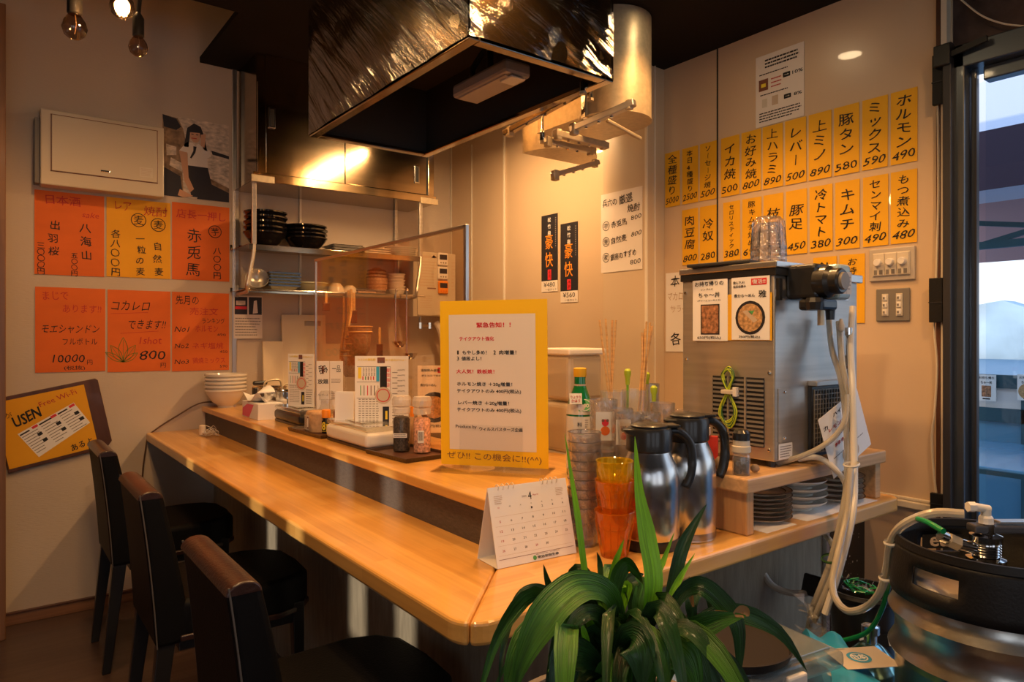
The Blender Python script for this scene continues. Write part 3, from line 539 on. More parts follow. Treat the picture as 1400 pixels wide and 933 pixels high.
# -------- cutting boards
def cboard(label, pxl, pxr, yt, yb_, Y, hole):
    a, c = onY(pxl, yt, Y), onY(pxr, yb_, Y); w, h = c.x-a.x, a.z-c.z
    t = thing('cutting_board', label, 'cutting board', ((a.x+c.x)/2, Y, c.z), rot=(R(-3), 0, 0))
    if hole:
        b = B().box(-w/2, w/2, 0, .018, 0, h-.065).box(-w/2, w/2, 0, .018, h-.035, h).box(-w/2, w/2-.13, 0, .018, h-.065, h-.035).box(w/2-.03, w/2, 0, .018, h-.065, h-.035)
    else: b = B().box(-w/2, w/2, 0, .018, 0, h)
    b.mk('board', 'boardwhite', t, bevel=.003 if not hole else 0)
cboard('large white cutting board with hand slot leaning on the wall', 387, 447, 430, 535, YL-.05, True)
cboard('small white cutting board leaning left of the large one', 360.5, 388, 467, 535, YL-.055, False)
cboard('pale board leaning behind the acrylic screen near strainers', 445, 468, 470, 535, YL-.04, False)
# -------- hanging utensils
def hang_tool(name, label, px, ytop, ybot, kind, Y=YS-.01):
    a, c = onY(px, ytop, Y), onY(px, ybot, Y); L = a.z-c.z; t = thing(name, label, 'utensil', (a.x, Y, a.z))
    if kind == 'ladle':
        B().tube([(0, 0, .01), (.008, 0, .018), (.012, 0, .008), (.0, 0, 0), (0, 0, -L+.02), (-.004, -.01, -L)], .004, 8, 4).mk('handle', 'chrome', t, smooth=True)
        B().lathe([(.001, -.04), (.022, -.035), (.038, -.015), (.043, 0), (.040, 0), (.035, -.013), (.02, -.030), (.001, -.035)], 24, (-.0, -.045, -L+.005), closed=False).mk('bowl', 'chrome', t, smooth=True)
    elif kind == 'spatula':
        B().box(-.008, .008, -.003, .003, -L*.6, 0).mk('handle', 'bamboo', t, bevel=.003); B().box(-.02, .02, -.003, .003, -L, -L*.58).mk('blade', 'woodd', t, bevel=.003)
    elif kind == 'strainer':
        B().tube([(0, 0, .01), (-.004, -.01, -L*.5), (-.030, -.035, -L+.0), (-.034, -.04, -L-.05)], .008, 8, 4).mk('handle', 'bamboo', t, smooth=True)
        B().lathe([(.040, -.15), (.054, -.13), (.066, -.03), (.068, 0), (.062, -.0), (.058, -.03), (.04, -.12)], 24, (.03, -.05, -L), closed=True).mk('basket', 'strainer', t, smooth=True)
        for z in (0, -.03): B().lathe([(.069, -.004), (.073, 0), (.069, .004)], 24, (.03, -.05, -L+z), closed=False).mk('hoop', 'bamboo', t, smooth=True)
    return t
hang_tool('ladle', 'long steel ladle hanging left, behind the menu card', 541, 400, 468, 'ladle'); hang_tool('ladle', 'long steel ladle hanging lower and right, beside the heater', 556, 400, 484, 'ladle', YS-.04)
hang_tool('bamboo_strainer', 'noodle strainer hanging at the front of the bunch, topmost', 480, 398, 447, 'strainer', YS-.05); hang_tool('bamboo_strainer', 'noodle strainer hanging under the topmost one, right', 476, 400, 463, 'strainer', YS-.02); hang_tool('bamboo_strainer', 'largest lowest noodle strainer of the hanging bunch', 470, 402, 479, 'strainer', YS+.01)
hang_tool('wooden_spatula', 'short dark wooden spatula between strainers and ladles', 519, 448, 487, 'spatula'); hang_tool('wooden_paddle', 'wooden paddle handle hanging right behind the strainers', 484, 400, 442, 'spatula'); hang_tool('cloth_tag', 'pale tag hanging from the rail left of the strainers', 446, 400, 425, 'spatula')
# -------- water heater
a, c = onY(566, 343, YL-.2), onY(623, 433, YL-.2)
hw, hh = c.x-a.x, a.z-c.z
wh = thing('water_heater', 'beige wall-mounted water heater with timers stuck on its front', 'heater', (a.x, YL-.2, c.z))
B().box(.03, hw, 0, .2, 0, hh).mk('heater_body', 'enamel', wh, bevel=.006); B().box(.0, .03, .01, .2, -.004, hh).mk('side_cover', 'enamel', wh, bevel=.003)
sh = Sheet('instruction_label', None, None, (hw/2+.01, -.001, hh/2), hw*.9, hh*.96, 'enamel', parent=wh, t=.0006, asname='label'); sh.fine(.05, .12, .5, .55, 9, 'tanink'); sh.fine(.05, .68, .4, .9, 6, 'tanink'); sh.q(.25, .56, .48, .58, 'brown'); sh.fine(.9, .1, .99, .6, 9, 'tanink', seed=3)
sh.poly([(.42, .02), (.5, .07), (.36, .07)], 'brown'); sh.q(.1, .04, .5, .08, 'tanink'); sh.done()
for k, (tx, tz) in enumerate(((.66, .90), (.66, .68), (.67, .455))):
    mt = 'orange_plastic' if k == 2 else 'white'
    t = thing('kitchen_timer', ['white kitchen timer, top of three on the heater', 'white kitchen timer, middle of three on the heater', 'orange kitchen timer, lowest of three on the heater'][k], 'timer', (a.x+hw*tx, YL-.2, c.z+hh*tz))
    w_ = .037; B().box(-w_, w_, -.018, -.001, -.042, .042).mk('case', 'ocap' if k == 2 else 'white', t, bevel=.010, seg=3); B().box(-w_*.75, w_*.75, -.0195, -.017, -.004, .028).mk('display', 'photoL', t, bevel=.001)
    for x in (-.018, 0, .018): B().lathe([(.005, 0), (.005, .003)], 10).xf(Matrix.Translation((x, -.017, -.024)) @ Matrix.Rotation(R(90), 4, 'X')).mk('button', 'greyp' if k < 2 else 'orange', t)
t = thing('water_pipes', 'brass pipe fittings and pale hose below the water heater', 'pipe', (a.x+.1, YL-.1, c.z))
B().tube([(.0, 0, .0), (.0, 0, -.05)], .012, 10).mk('valve', 'chrome', t, smooth=True); B().tube([(.0, 0, -.06), (.18, 0, -.06)], .012, 10).mk('manifold', 'galv', t, smooth=True)
for x in (0, .07, .16): B().lathe([(.018, -.02), (.018, .02)], 8, (x, 0, -.06)).mk('fitting', 'chrome', t)
B().tube([(.10, -.03, -.04), (.12, -.05, -.09), (.15, -.04, -.2), (.16, -.03, -.34), (.155, -.02, -.5)], .020, 10, 6).mk('flexible_hose', 'white', t, smooth=True)
# ============================================================ things on the left wall
def LP(name, label, cat, px0, py0, px1, py1, mat, group=None, Y=YL-.002, tilt=0, t=.0012):
    a, c = onY(px0, py0, Y), onY(px1, py1, Y)
    return Sheet(name, label, cat, ((a.x+c.x)/2, Y, (a.z+c.z)/2), c.x-a.x, a.z-c.z, mat, 0, tilt, group, t)
def RP(name, label, cat, px0, py0, px1, py1, mat, group=None, X=XR-.002, tilt=0, t=.0012):
    a, c = onX(px0, py0, X), onX(px1, py1, X)
    return Sheet(name, label, cat, (X, (a.y+c.y)/2, (a.z+c.z)/2), a.y-c.y, a.z-c.z, mat, -90, tilt, group, t)
G1 = 'handwritten price posters on the left wall'
s = LP('handwritten_poster', 'orange poster listing two sake names, top left of the six', 'poster', 47, 259, 142.5, 379, 'orange', G1)
s.t_('日本酒', .40, .10, .5, .12, 'redink', .008).t_('sake', .8, .25, .25, .07, 'redink', .0, .2)
s.v_('八海山', .73, .33, .165, .125, jit=.02).v_('出羽桜', .27, .33, .155, .115, jit=.02).v_('五〇〇円', .56, .72, .072, .075).v_('三〇〇〇円', .09, .62, .076, .085); s.done()
s = LP('handwritten_poster', 'yellow shochu poster, the only yellow one of the six', 'poster', 145.5, 269, 233, 382, 'yellowL', G1)
s.t_('レア', .25, .10, .25, .11, 'redink').t_('焼酎', .76, .13, .38, .13, 'redink'); s.ring(.49, .26, .034, .004, 'ink').ring(.80, .30, .034, .004, 'ink').t_('麦', .49, .26, .16, .12, 'ink').t_('麦', .80, .30, .16, .12)
s.v_('自然麦', .80, .50, .165, .11, jit=.02).v_('一粒の麦', .52, .43, .14, .105, jit=.02).v_('各八〇〇円', .13, .40, .12, .11, jit=.02); s.done()
s = LP('handwritten_poster', 'orange poster with three large characters, top right of the six', 'poster', 235, 276, 313.5, 385.5, 'orange', G1)
s.t_('店長一押し', .5, .14, .86, .12, 'redink', .004).ring(.74, .34, .033, .004, 'ink').t_('芋', .74, .34, .15, .11).v_('赤兎馬', .37, .30, .225, .19, jit=.02, bold=.0).v_('八〇〇円', .78, .54, .11, .105); s.done()
s = LP('handwritten_poster', 'orange poster ending 10000 yen, bottom left of the six', 'poster', 48, 392, 144, 507.5, 'orange', G1)
s.t_('まじで', .28, .10, .36, .10, 'redink').t_('あります!!', .66, .25, .56, .10, 'redink').t_('モエシャンドン', .5, .49, .82, .10, shear=.1).t_('フルボトル', .63, .64, .5, .08).t_('10000', .47, .84, .46, .10, shear=.25).t_('円', .77, .89, .08, .06).t_('(税抜)', .55, .955, .3, .06); s.done()
s = LP('handwritten_poster', 'orange poster with green leaf drawing, bottom middle of the six', 'poster', 147, 396, 233, 507, 'orange', G1)
s.t_('コカレロ', .36, .19, .6, .12, shear=.1).t_('できます!!', .62, .42, .6, .12, shear=.1).line([(.05, .29), (.63, .27)], .002, 'redink').line([(.2, .53), (.8, .50)], .002, 'redink').t_('1shot', .68, .62, .36, .09, 'redink', .0, .2).t_('800', .71, .80, .42, .12, shear=.2, bold=.0).t_('円', .88, .93, .09, .06)
for ang, L_, w_ in ((0, .30, .06), (-38, .26, .05), (38, .26, .05), (-62, .26, .035), (60, .22, .035)):
    pts = []
    for k in range(13): u_ = k/12; pts.append((u_*L_, w_*math.sin(PI*u_)))
    pts += [(x, -y) for x, y in reversed(pts)]; ca, sa_ = math.cos(R(ang)), math.sin(R(ang))
    s.line([(.24+(y*ca+x*sa_)*1.2, .88-(x*ca-y*sa_)) for x, y in pts], .0028, 'greenink'); s.line([(.24+x*sa_*1.2, .88-x*ca) for x, y in ((0, 0), (L_*.9, 0))], .002, 'greenink')
s.done()
s = LP('handwritten_poster', 'orange poster ranking three dishes, bottom right of the six', 'poster', 235, 399, 313, 506, 'orange', G1)
s.t_('先月の', .26, .10, .40, .12, 'ink').t_('売注文', .55, .24, .5, .10, 'redink').t_('ランキング', .72, .36, .4, .07).t_('No1', .17, .47, .24, .07, shear=.2).t_('ホルモン', .6, .46, .4, .08, 'redink').t_('490', .86, .54, .16, .035).t_('No2', .17, .68, .24, .06, shear=.2).t_('ネギ塩焼', .62, .68, .55, .08, 'redink').t_('450', .9, .76, .14, .035).t_('No3', .17, .88, .24, .06, shear=.2).t_('鶏焼ミックス', .64, .87, .58, .08, 'redink').t_('590', .9, .95, .14, .035); s.done()
# photograph of a woman in a summer uniform (flat print)
s = LP('photo_poster', 'colour photo poster of a posing person in white blouse and dark skirt', 'poster', 222, 156, 313, 277, 'photoB')
s.poly([(0, 0), (.22, .02), (.30, .14), (.34, .3), (.28, .5), (.3, .9), (.3, 1), (0, 1)], 'rock').poly([(0, 0), (.2, .03), (.27, .12), (.2, .17), (.02, .15)], 'photoL', .0002).poly([(.05, .36), (.20, .38), (.2, .48), (.06, .5)], 'photoB', .0002).poly([(.12, .52), (.3, .58), (.28, .68), (.1, .62)], 'photoB', .0002).poly([(0, .64), (.26, .74), (.3, 1), (0, 1)], 'photoL', .0002)
s.poly([(.72, .36), (1, .40), (1, .44), (.74, .41)], 'photoL', .0002).poly([(.66, .74), (1, .86), (1, 1), (.5, 1)], 'photoL', .0002).poly([(.7, .72), (1, .82), (1, .88), (.68, .78)], 'rock', .0003)
s.poly([(.36, .12), (.46, .05), (.56, .08), (.62, .2), (.66, .38), (.6, .36), (.55, .2), (.4, .2), (.38, .36), (.31, .36)], 'photoL', .0004)
s.poly([(.40, .14), (.55, .14), (.55, .24), (.51, .29), (.45, .29), (.40, .24)], 'skin', .0006).poly([(.39, .12), (.56, .12), (.56, .16), (.40, .17)], 'photoL', .0008)
s.poly([(.35, .30), (.44, .30), (.48, .34), (.53, .30), (.70, .36), (.72, .44), (.66, .47), (.67, .59), (.37, .59), (.37, .44), (.24, .42)], 'paper', .0004).poly([(.45, .34), (.50, .34), (.48, .42), (.42, .50), (.40, .49), (.45, .40)], 'photoL', .0006)
s.poly([(.56, .32), (.56, .18), (.64, .16), (.62, .34)], 'skin', .0006).poly([(.24, .42), (.36, .43), (.38, .74), (.46, .88), (.40, .93), (.32, .80)], 'skin', .0006).poly([(.36, .59), (.67, .59), (.78, .98), (.42, .98), (.36, .74)], 'photoL', .0005).poly([(.25, .90), (.45, .97), (.3, 1), (.22, .98)], 'skin', .0006)
s.q(.42, .235, .5, .245, 'redink', .0009); s.q(.42, .185, .455, .195, 'photoL', .0009).q(.49, .185, .525, .195, 'photoL', .0009); s.done()
# electric panel box
a, c = onY(55, 147, YL-.1), onY(224.5, 270, YL-.1)
w, h = c.x-a.x, a.z-c.z
t = thing('distribution_box', 'beige wall-mounted electrical distribution box above the orange posters', 'electrical box', (a.x, YL-.1, c.z))
B().box(0, w, 0, .1, 0, h).mk('box_body', 'enamel', t, bevel=.006); B().box(.045, w-.035, -.008, .004, .07, h-.025).mk('box_door', 'enamel', t, bevel=.002)
b = B().box(.04, w-.03, -.002, .0, .066, .070).box(.04, w-.03, -.002, .0, h-.025, h-.021).box(.041, .045, -.002, 0, .066, h-.021).box(w-.035, w-.031, -.002, 0, .066, h-.021); b.mk('door_gap', 'brown', t)
B().box(-.02, 0, .03, .1, .01, h-.04).mk('side_flange', 'greyp', t); B().box(w*.5-.02, w*.5+.02, -.012, -.007, .09, .10).mk('latch', 'chrome', t, bevel=.002)
sh = Sheet('rating_label', None, None, (w-.085, -.009, .115), .06, .05, 'cream', parent=t, t=.0005, asname='label'); sh.fine(.1, .1, .95, .9, 5, 'tanink'); sh.done()
# tilted brown board with the yellow Wi-Fi notice
p = [onY(x, y, YL-.01) for x, y in ((-8, 548), (138, 518), (158, 605), (-4, 652))]
cx, cz = sum(q.x for q in p)/4, sum(q.z for q in p)/4; ang = math.atan2(p[1].z-p[0].z, p[1].x-p[0].x); wd = (p[1]-p[0]).length; ht_ = (p[3]-p[0]).length
t = thing('notice_board', 'tilted dark brown board holding a yellow free Wi-Fi notice', 'notice board', (cx, YL-.012, cz), rot=(0, -ang, 0))
B().prism([(-wd/2, -ht_/2), (wd/2-.03, -ht_/2), (wd/2+.0, -ht_/2+.03), (wd/2+.0, ht_/2-.01), (wd/2-.01, ht_/2), (-wd/2, ht_/2)], -.006, .010, 'y').mk('backing_board', 'woodd', t, bevel=.003)
s = Sheet('yellow_notice', None, None, (-.028, -.0065, .0), wd*.84, ht_*.90, 'yellowL', parent=t)
s.t_('USEN', .31, .30, .32, .17, bold=.03, rot=16, shear=.1).t_('Free Wi-Fi', .68, .12, .44, .085, 'redink', .0, rot=10).t_('が', .12, .22, .08, .08).t_('あるよ', .82, .90, .26, .11, bold=.02, rot=10)
s2_ = [(.14, .50), (.90, .20), (1.00, .62), (.30, .98)]
s.poly([(.17, .52), (.84, .24), (.97, .60), (.33, .93)], 'paperw', .0002)
A_, B_, C_ = Vector((.17, .52)), Vector((.84, .24)), Vector((.33, .93))
for k in range(3):
    for j in range(9):
        o_ = A_ + (B_-A_)*(k/3+.02) + (C_-A_)*(.08+j*.095); e_ = o_ + (B_-A_)*random.uniform(.14, .27)
        s.line([o_, e_], .0035 if j else .007, 'greyink' if j else 'ink', .0004)
    o_ = A_ + (B_-A_)*(k/3+.24) + (C_-A_)*.06; s.line([o_, o_+(B_-A_)*.07], .012, 'red', .0005)
    for j in (.35, .6): o_ = A_ + (B_-A_)*(k/3+.24) + (C_-A_)*j; s.line([o_, o_+(B_-A_)*.04], .016, 'ink', .0005)
s.done()
# cooking-scene photo sheet at the kitchen corner
s = LP('photo_notice', 'small sheet with two photos above fine print under the shelves', 'notice', 319.5, 404, 358.5, 463, 'paper', Y=YL-.015)
s.q(.03, .03, .47, .44, 'photoL').q(.52, .03, .98, .44, 'photoL').q(.05, .25, .45, .32, 'red', .0002).q(.08, .12, .4, .22, 'photoB', .0002).poly([(.7, .12), (.8, .1), (.84, .4), (.66, .42)], 'paper', .0002).fine(.05, .5, .95, .95, 7); s.done()
# cable along the wall
t = thing('brown_cable', 'thin brown cable drooping down the wall beside the bar end', 'cable', onY(295, 549, YL-.01))
pp = [onY(x, y, YL-.012) for x, y in ((296, 550), (272, 552), (240, 570), (215, 586), (203, 597), (199, 615), (195, 648), (194, 700))]; o = pp[0]
B().tube([q-t.location for q in pp], .004, 6, 5).mk('cable', 'cable', t, smooth=True)
# ============================================================ right wall: price strips
G2 = 'yellow price strips on the right wall'
row1 = [(909.6, 929.6, '全種盛り', '5000'), (933, 954.6, '本日4種盛り', '2500'), (957, 979.7, 'ソーセージ焼', '500'), (986, 1011, 'イカ焼', '500'), (1014, 1040.5, 'お好み焼', '800'), (1043, 1070.5, '上ハラミ', '890'), (1073.6, 1102.5, 'レバー', '500'), (1105.7, 1137, '上ミノ', '890'), (1140.4, 1174.8, '豚タン', '580'), (1179, 1214, 'ミックス', '590'), (1218, 1254.5, 'ホルモン', '490')]
row2 = [(933, 954.6, '肉豆腐', '800'), (957, 979.7, '冷奴', '280'), (989, 1012, 'セロリスティック', '380'), (1015, 1041, '豚キムチ炒め', '690'), (1044, 1071, '枝豆', '300'), (1075, 1103.5, '豚足', '450'), (1107, 1138.5, '冷トマト', '380'), (1142, 1175.5, 'キムチ', '300'), (1180, 1214.5, 'センマイ刺', '490'), (1218, 1254, 'もつ煮込み', '480')]
strip_label = {'全種盛り': 'yellow price strip reading 5000, leftmost of the upper row', '本日4種盛り': 'yellow price strip reading 2500, second in the upper row', 'ソーセージ焼': 'yellow strip for sausage, just left of the dark wall seam', 'イカ焼': 'yellow strip with squid price 500, right of the dark wall seam', 'お好み焼': 'yellow strip reading 800 under the white tax notice, upper row', '上ハラミ': 'yellow strip reading 890 directly under the white tax notice', 'レバー': 'yellow strip for liver reading 500, upper row middle', '上ミノ': 'yellow strip reading 890 right of the liver strip, upper row', '豚タン': 'yellow strip reading 580, third from the right in upper row', 'ミックス': 'yellow strip reading 590, second from the right in upper row', 'ホルモン': 'yellow strip reading 490, rightmost of the upper row',
 '肉豆腐': 'yellow tofu strip reading 800, leftmost of the lower row', '冷奴': 'yellow strip with two large characters left of dark seam, lower row', 'セロリスティック': 'yellow celery strip right of the dark seam, lower row', '豚キムチ炒め': 'yellow pork and kimchi strip left of the stacked glasses', '枝豆': 'yellow strip mostly hidden behind the stacked glasses', '豚足': 'yellow strip reading 450, right of the stacked glasses', '冷トマト': 'yellow strip reading 380, fourth from right in lower row', 'キムチ': 'yellow strip reading 300, third from right in lower row', 'センマイ刺': 'yellow strip reading 490, second from right in lower row', 'もつ煮込み': 'yellow strip reading 480, rightmost of the lower row'}
def strip(x0, x1, z0, z1, name, price, lab):
    a, c = onX(x0, 300, XR-.002), onX(x1, 300, XR-.002)
    s = Sheet('price_strip', lab, 'price strip', (XR-.002, (a.y+c.y)/2, (z0+z1)/2), a.y-c.y, z1-z0, 'yellow', -90, random.uniform(-.4, .4), G2)
    n = len(name); top = .045; span = (.80 if price else .95) - top; pt = min(span/n, .215); sz = min(pt*.88, .19); big = n <= 3
    s.v_(name, .5, top+(span-pt*n)/2, pt, sz*1.04 if not big else sz, 'ink', .012, .02, sx=min(1.25, (.74*s.w)/(sz*s.h)) if sz*s.h > .035 else 1.25, shear=.06, rot=-2)
    if price: s.t_(price, .5, .88, .86 if len(price) > 2 else .5, .12, 'ink', .008, .28, rot=4)
    return s.done()
for x0, x1, nm, pr in row1: strip(x0, x1, 1.968, 2.222, nm, pr, strip_label[nm])
for x0, x1, nm, pr in row2: strip(x0, x1, 1.690, 1.942, nm, pr, strip_label[nm])
strip(1148, 1182.5, 1.415, 1.668, 'お持ち帰ります', '', 'yellow strip in the third row behind the dispenser head'); strip(1112, 1144, 1.415, 1.668, '飲み放題', '', 'yellow strip in the third row hidden behind the dispenser')
# tax notice
s = RP('tax_notice', 'white printed notice with 10% and 8% arrows above yellow strips', 'notice', 1033.5, 80, 1099.5, 158, 'paper')
s.fine(.2, .06, .9, .2, 3, 'ink', .5).fine(.08, .25, .7, .29, 1, 'ink').t_('➡10%', .78, .37, .40, .065, 'ink', .02).t_('➡ 8%', .78, .67, .36, .06, 'ink', .02).q(.07, .34, .27, .50, 'brown').q(.12, .40, .22, .45, 'yel2', .0002).fine(.33, .34, .55, .5, 3, 'redink', .3).fine(.1, .54, .7, .58, 1, 'ink').q(.14, .62, .25, .74, 'cream').q(.35, .61, .48, .74, 'tanink').fine(.08, .80, .95, .95, 4, 'ink', .4); s.done()
# shochu list on the pillar
XP = 2.42
s = RP('handwritten_list', 'white handwritten shochu price list on the pillar', 'notice', 822, 267, 878.5, 368, 'paper', X=XP-.001)
s.t_('兵六の', .22, .12, .36, .10, bold=.01).t_('厳選', .62, .11, .32, .12, bold=.01, rot=4).t_('焼酎', .80, .24, .30, .10, bold=.01)
for k, (m_, nm) in enumerate((('芋', '赤兎馬'), ('麦', '自然麦'), ('麦', '銀座のすずめ'))):
    v = .41+k*.20; s.ring(.13, v, .022, .0028, 'ink').t_(m_, .13, v, .12, .07).t_(nm, .45 if k < 2 else .55, v-.01, .38 if k < 2 else .62, .09, bold=.005, rot=5)
    s.t_('800', .86 if k < 2 else .84, v-.05 if k < 2 else v+.09, .24, .06, shear=.2, rot=5)
s.done()
# black sake posters
for px0, px1, y0, y1, y2, price, lab in ((740.5, 762.5, 296, 383, 396, '480', 'black sake poster with orange brush lettering, left one, price 480'), (766.5, 790, 307, 397, 411, '560', 'black sake poster with orange brush lettering, right one, price 560')):
    s = RP('sake_poster', lab, 'poster', px0, y0, px1, y1, 'photoL', 'black sake posters between hood and pillar')
    s.v_('松竹梅', .5, .03, .10, .075, 'paperw', .015).v_('豪快', .48, .28, .27, .24, 'orangeink', .004, sx=.8).q(.40, .83, .62, .985, 'red').v_('清酒', .51, .84, .065, .05, 'paperw', .0); s.fine(.86, .05, .92, .5, 14, 'greyink', .5)
    a, c = onX(px0, y1, XR-.002), onX(px1, y2, XR-.002); k = (a.z-c.z)/s.h
    tg = Sheet('price_tag', None, None, (0, 0, -s.h/2-k*s.h/2), s.w, k*s.h, 'paper', parent=s.o, asname='label'); tg.t_('¥'+price, .5, .35, .7, .42).t_('一合カット', .6, .8, .7, .2); tg.done(); s.done()
# menu sheet left of the dispenser
s = RP('daily_menu_sheet', 'white handwritten daily menu sheet half hidden behind the dispenser', 'notice', 910.5, 374, 962, 482, 'paperw')
s.v_('本', .26, .03, .17, .15, 'ink', .005).v_('日', .66, .03, .17, .15, 'ink', .005).t_('マカロニ', .34, .30, .56, .10, 'tanink').t_('サラダ', .36, .46, .45, .10, 'tanink').v_('各', .28, .74, .2, .17, 'ink', .01); s.done()
# dimmer plate and outlet plate
a, c = onX(1190, 337, XR), onX(1252.5, 384, XR)
w, h = a.y-c.y, .115; zc = (onX(1221, 337.5, XR).z + onX(1221, 385.5, XR).z)/2
t = thing('dimmer_plate', 'grey wall plate with three round dimmer knobs', 'switch', (XR, (a.y+c.y)/2, zc), -90)
B().box(-w/2, w/2, -.010, 0, -h/2, h/2).mk('plate', 'lightgrey', t, bevel=.003); B().box(-w*.41, w*.41, -.014, -.009, -h*.36, h*.36).mk('inner_plate', 'cream', t, bevel=.002)
for k in (-1, 0, 1):
    x = k*w*.265; B().box(x-w*.125, x+w*.125, -.017, -.013, -h*.34, h*.34).mk('dimmer_unit', 'cream', t, bevel=.002)
    B().lathe([(.014, 0), (.0125, .015), (.011, .017)], 20).xf(Matrix.Translation((x, -.016, h*.06)) @ Matrix.Rotation(R(90), 4, 'X')).mk('knob', 'white', t, smooth=True)
    b = B(); b.box(x-.015, x-.005, -.0185, -.0168, -h*.30, -h*.16); b.box(x+.003, x+.014, -.0185, -.0168, -h*.30, -h*.16); b.mk('indicator', 'greyp', t)
a, c = onX(1199, 392, XR), onX(1245, 440, XR); w = a.y-c.y; zc = (onX(1222, 393.5, XR).z + onX(1222, 440.5, XR).z)/2
t = thing('switch_plate', 'dark grey wall plate with two columns of rocker switches', 'switch', (XR, (a.y+c.y)/2, zc), -90)
B().box(-w/2, w/2, -.008, 0, -h/2, h/2).mk('plate', 'greyp', t, bevel=.003)
for x in (-w*.21, w*.21):
    B().box(x-.011, x+.011, -.012, -.007, -h*.34, h*.34).mk('switch_frame', 'cream', t, bevel=.001)
    for z in (-1, 0, 1): B().box(x-.007, x+.007, -.0155, -.0115, z*.025-.009, z*.025+.009).mk('rocker', 'white', t, bevel=.001); B().box(x-.005, x+.001, -.0165, -.0145, z*.025-.005, z*.025+.003).mk('marker', 'greyp', t)
# black hooks/tape pieces and cable on the door side
for px0, px1, y0, y1, lab in ((1277, 1297, 78, 141, 'black strip bracket at the upper door corner'), (1272.5, 1291, 381, 441, 'black rectangular pad on the trim beside the switches'), (1274, 1292, 673, 702, 'black pad low on the trim beside the keg')):
    a, c = onX(px0, y0, XR-.03), onX(px1, y1, XR-.03); t = thing('black_pad', lab, 'bracket', (XR-.03, (a.y+c.y)/2, c.z), -90); w = a.y-c.y
    B().box(-w/2, w/2, -.016, .0, 0, a.z-c.z).mk('pad', 'rubber', t, bevel=.002); B().box(-w/2-.001, w/2+.001, -.018, .0, (a.z-c.z)*.44, (a.z-c.z)*.46).mk('seam', 'blackm', t)
t = thing('door_closer_arm', 'black arm fixed above the door frame', 'bracket', onX(1288, 80, XR-.05)); q = onX(1350, 52, XR-.06)-t.location
B().bar((0, 0, 0), q, .012, .018).mk('arm', 'black', t); B().box(-.02, .02, -.03, .02, -.03, .04).mk('mount', 'black', t, bevel=.004)
t = thing('wall_cable', 'thin beige cable hanging down along the door trim', 'cable', onX(1280, 445, XR-.02)); pp = [onX(x, y, XR-.02)-t.location for x, y in ((1282, 141), (1283, 260), (1280, 380), (1277, 445), (1281, 500), (1278, 560), (1274, 600), (1278, 660), (1283, 690))]
B().tube(pp, .004, 6, 5).mk('cable', 'cream', t, smooth=True)
t = thing('ceiling_cable', 'thin pale cable looping across the plywood above the door', 'cable', onX(1318, 2, XR-.01)); pp = [onX(x, y, XR-.012)-t.location for x, y in ((1310, -4), (1340, 20), (1370, 32), (1402, 36))]
B().tube(pp, .003, 6, 5).mk('cable', 'cream', t, smooth=True)
# ============================================================ acrylic screen on the raised shelf
XA = 1.20
p1, p0 = onX(637, 310, XA), onX(432, 350, XA); az = 1.719
t = thing('acrylic_screen', 'clear acrylic screen, reflected warmth put into its tint, with aluminium frame on the raised shelf', 'partition', (XA, p1.y, U))
L_ = p0.y-p1.y
B().box(-.002, .002, 0, L_, .0, az-U).mk('acrylic_sheet', 'acrylic', t)
B().box(-.007, .007, -.006, L_+.006, az-U-.012, az-U).mk('top_rail', 'alu', t, bevel=.003); B().box(-.007, .007, -.010, .006, 0, az-U).mk('post', 'alu', t, bevel=.003); B().box(-.004, .004, L_-.004, L_+.006, 0, az-U).mk('post', 'alu', t, bevel=.002)
for y in (0.0, L_): B().box(-.04, .04, y-.008, y+.008, 0, .012).mk('foot', 'alu', t, bevel=.003)
# ============================================================ things on the raised shelf
stack(lambda l, s: bowl('rice_bowl', s, l, .108, .10, 'plate', 'white bowls at the far end of the raised shelf', foot=.38), 5, (1.03, 3.925, U), .020, 'white bowl, * of the stack at the far end of bar', .001)
t = thing('knife_rest', 'black and tan handled tools standing behind the white bowls', 'utensil', (1.20, 3.92, U))
B().box(-.03, .03, -.02, .02, 0, .10).mk('block', 'black', t, bevel=.006); B().box(-.03, .05, -.012, .012, .11, .135).mk('handle', 'black', t, bevel=.01); B().box(-.03, .05, -.01, .01, .08, .105).mk('collar', 'bamboo', t, bevel=.004)
# tissue box
a, c, e = onZ(316.7, 566, U), onZ(347.5, 574, U), onZ(366, 572, U)
t = thing('tissue_box', 'pink and white tissue box with tissue pulled up, on raised shelf', 'tissue box', (.978, 3.20, U)); w, h = .115, .075
B().box(0, w, 0, .24, 0, h).mk('carton', 'tissue', t, bevel=.002)
b = B().add([(-.0008, .235, .005), (-.0008, .13, .005), (-.0008, .06, h-.008), (-.0008, .16, h-.01), (-.0008, .235, .04)], [(0, 1, 2, 3, 4)]).mk('pink_print', 'pink', t)
b = B(); vs = []
for i in range(9):
    u_ = i/8; vs += [(w*.5-.012+.02*math.sin(u_*9), .04+.16*u_, h), (w*.5-.045-.03*u_, .02+.18*u_, h+.028+.022*math.sin(u_*7+1)), (w*.5+.03*math.cos(u_*3), .03+.16*u_, h+.05+.028*math.sin(u_*5))]
b.add(vs, [(3*i+k, 3*i+3+k, 3*i+4+k, 3*i+1+k) for i in range(8) for k in (0, 1)]).mk('tissue', 'tissue', t, smooth=True, solid=.001)
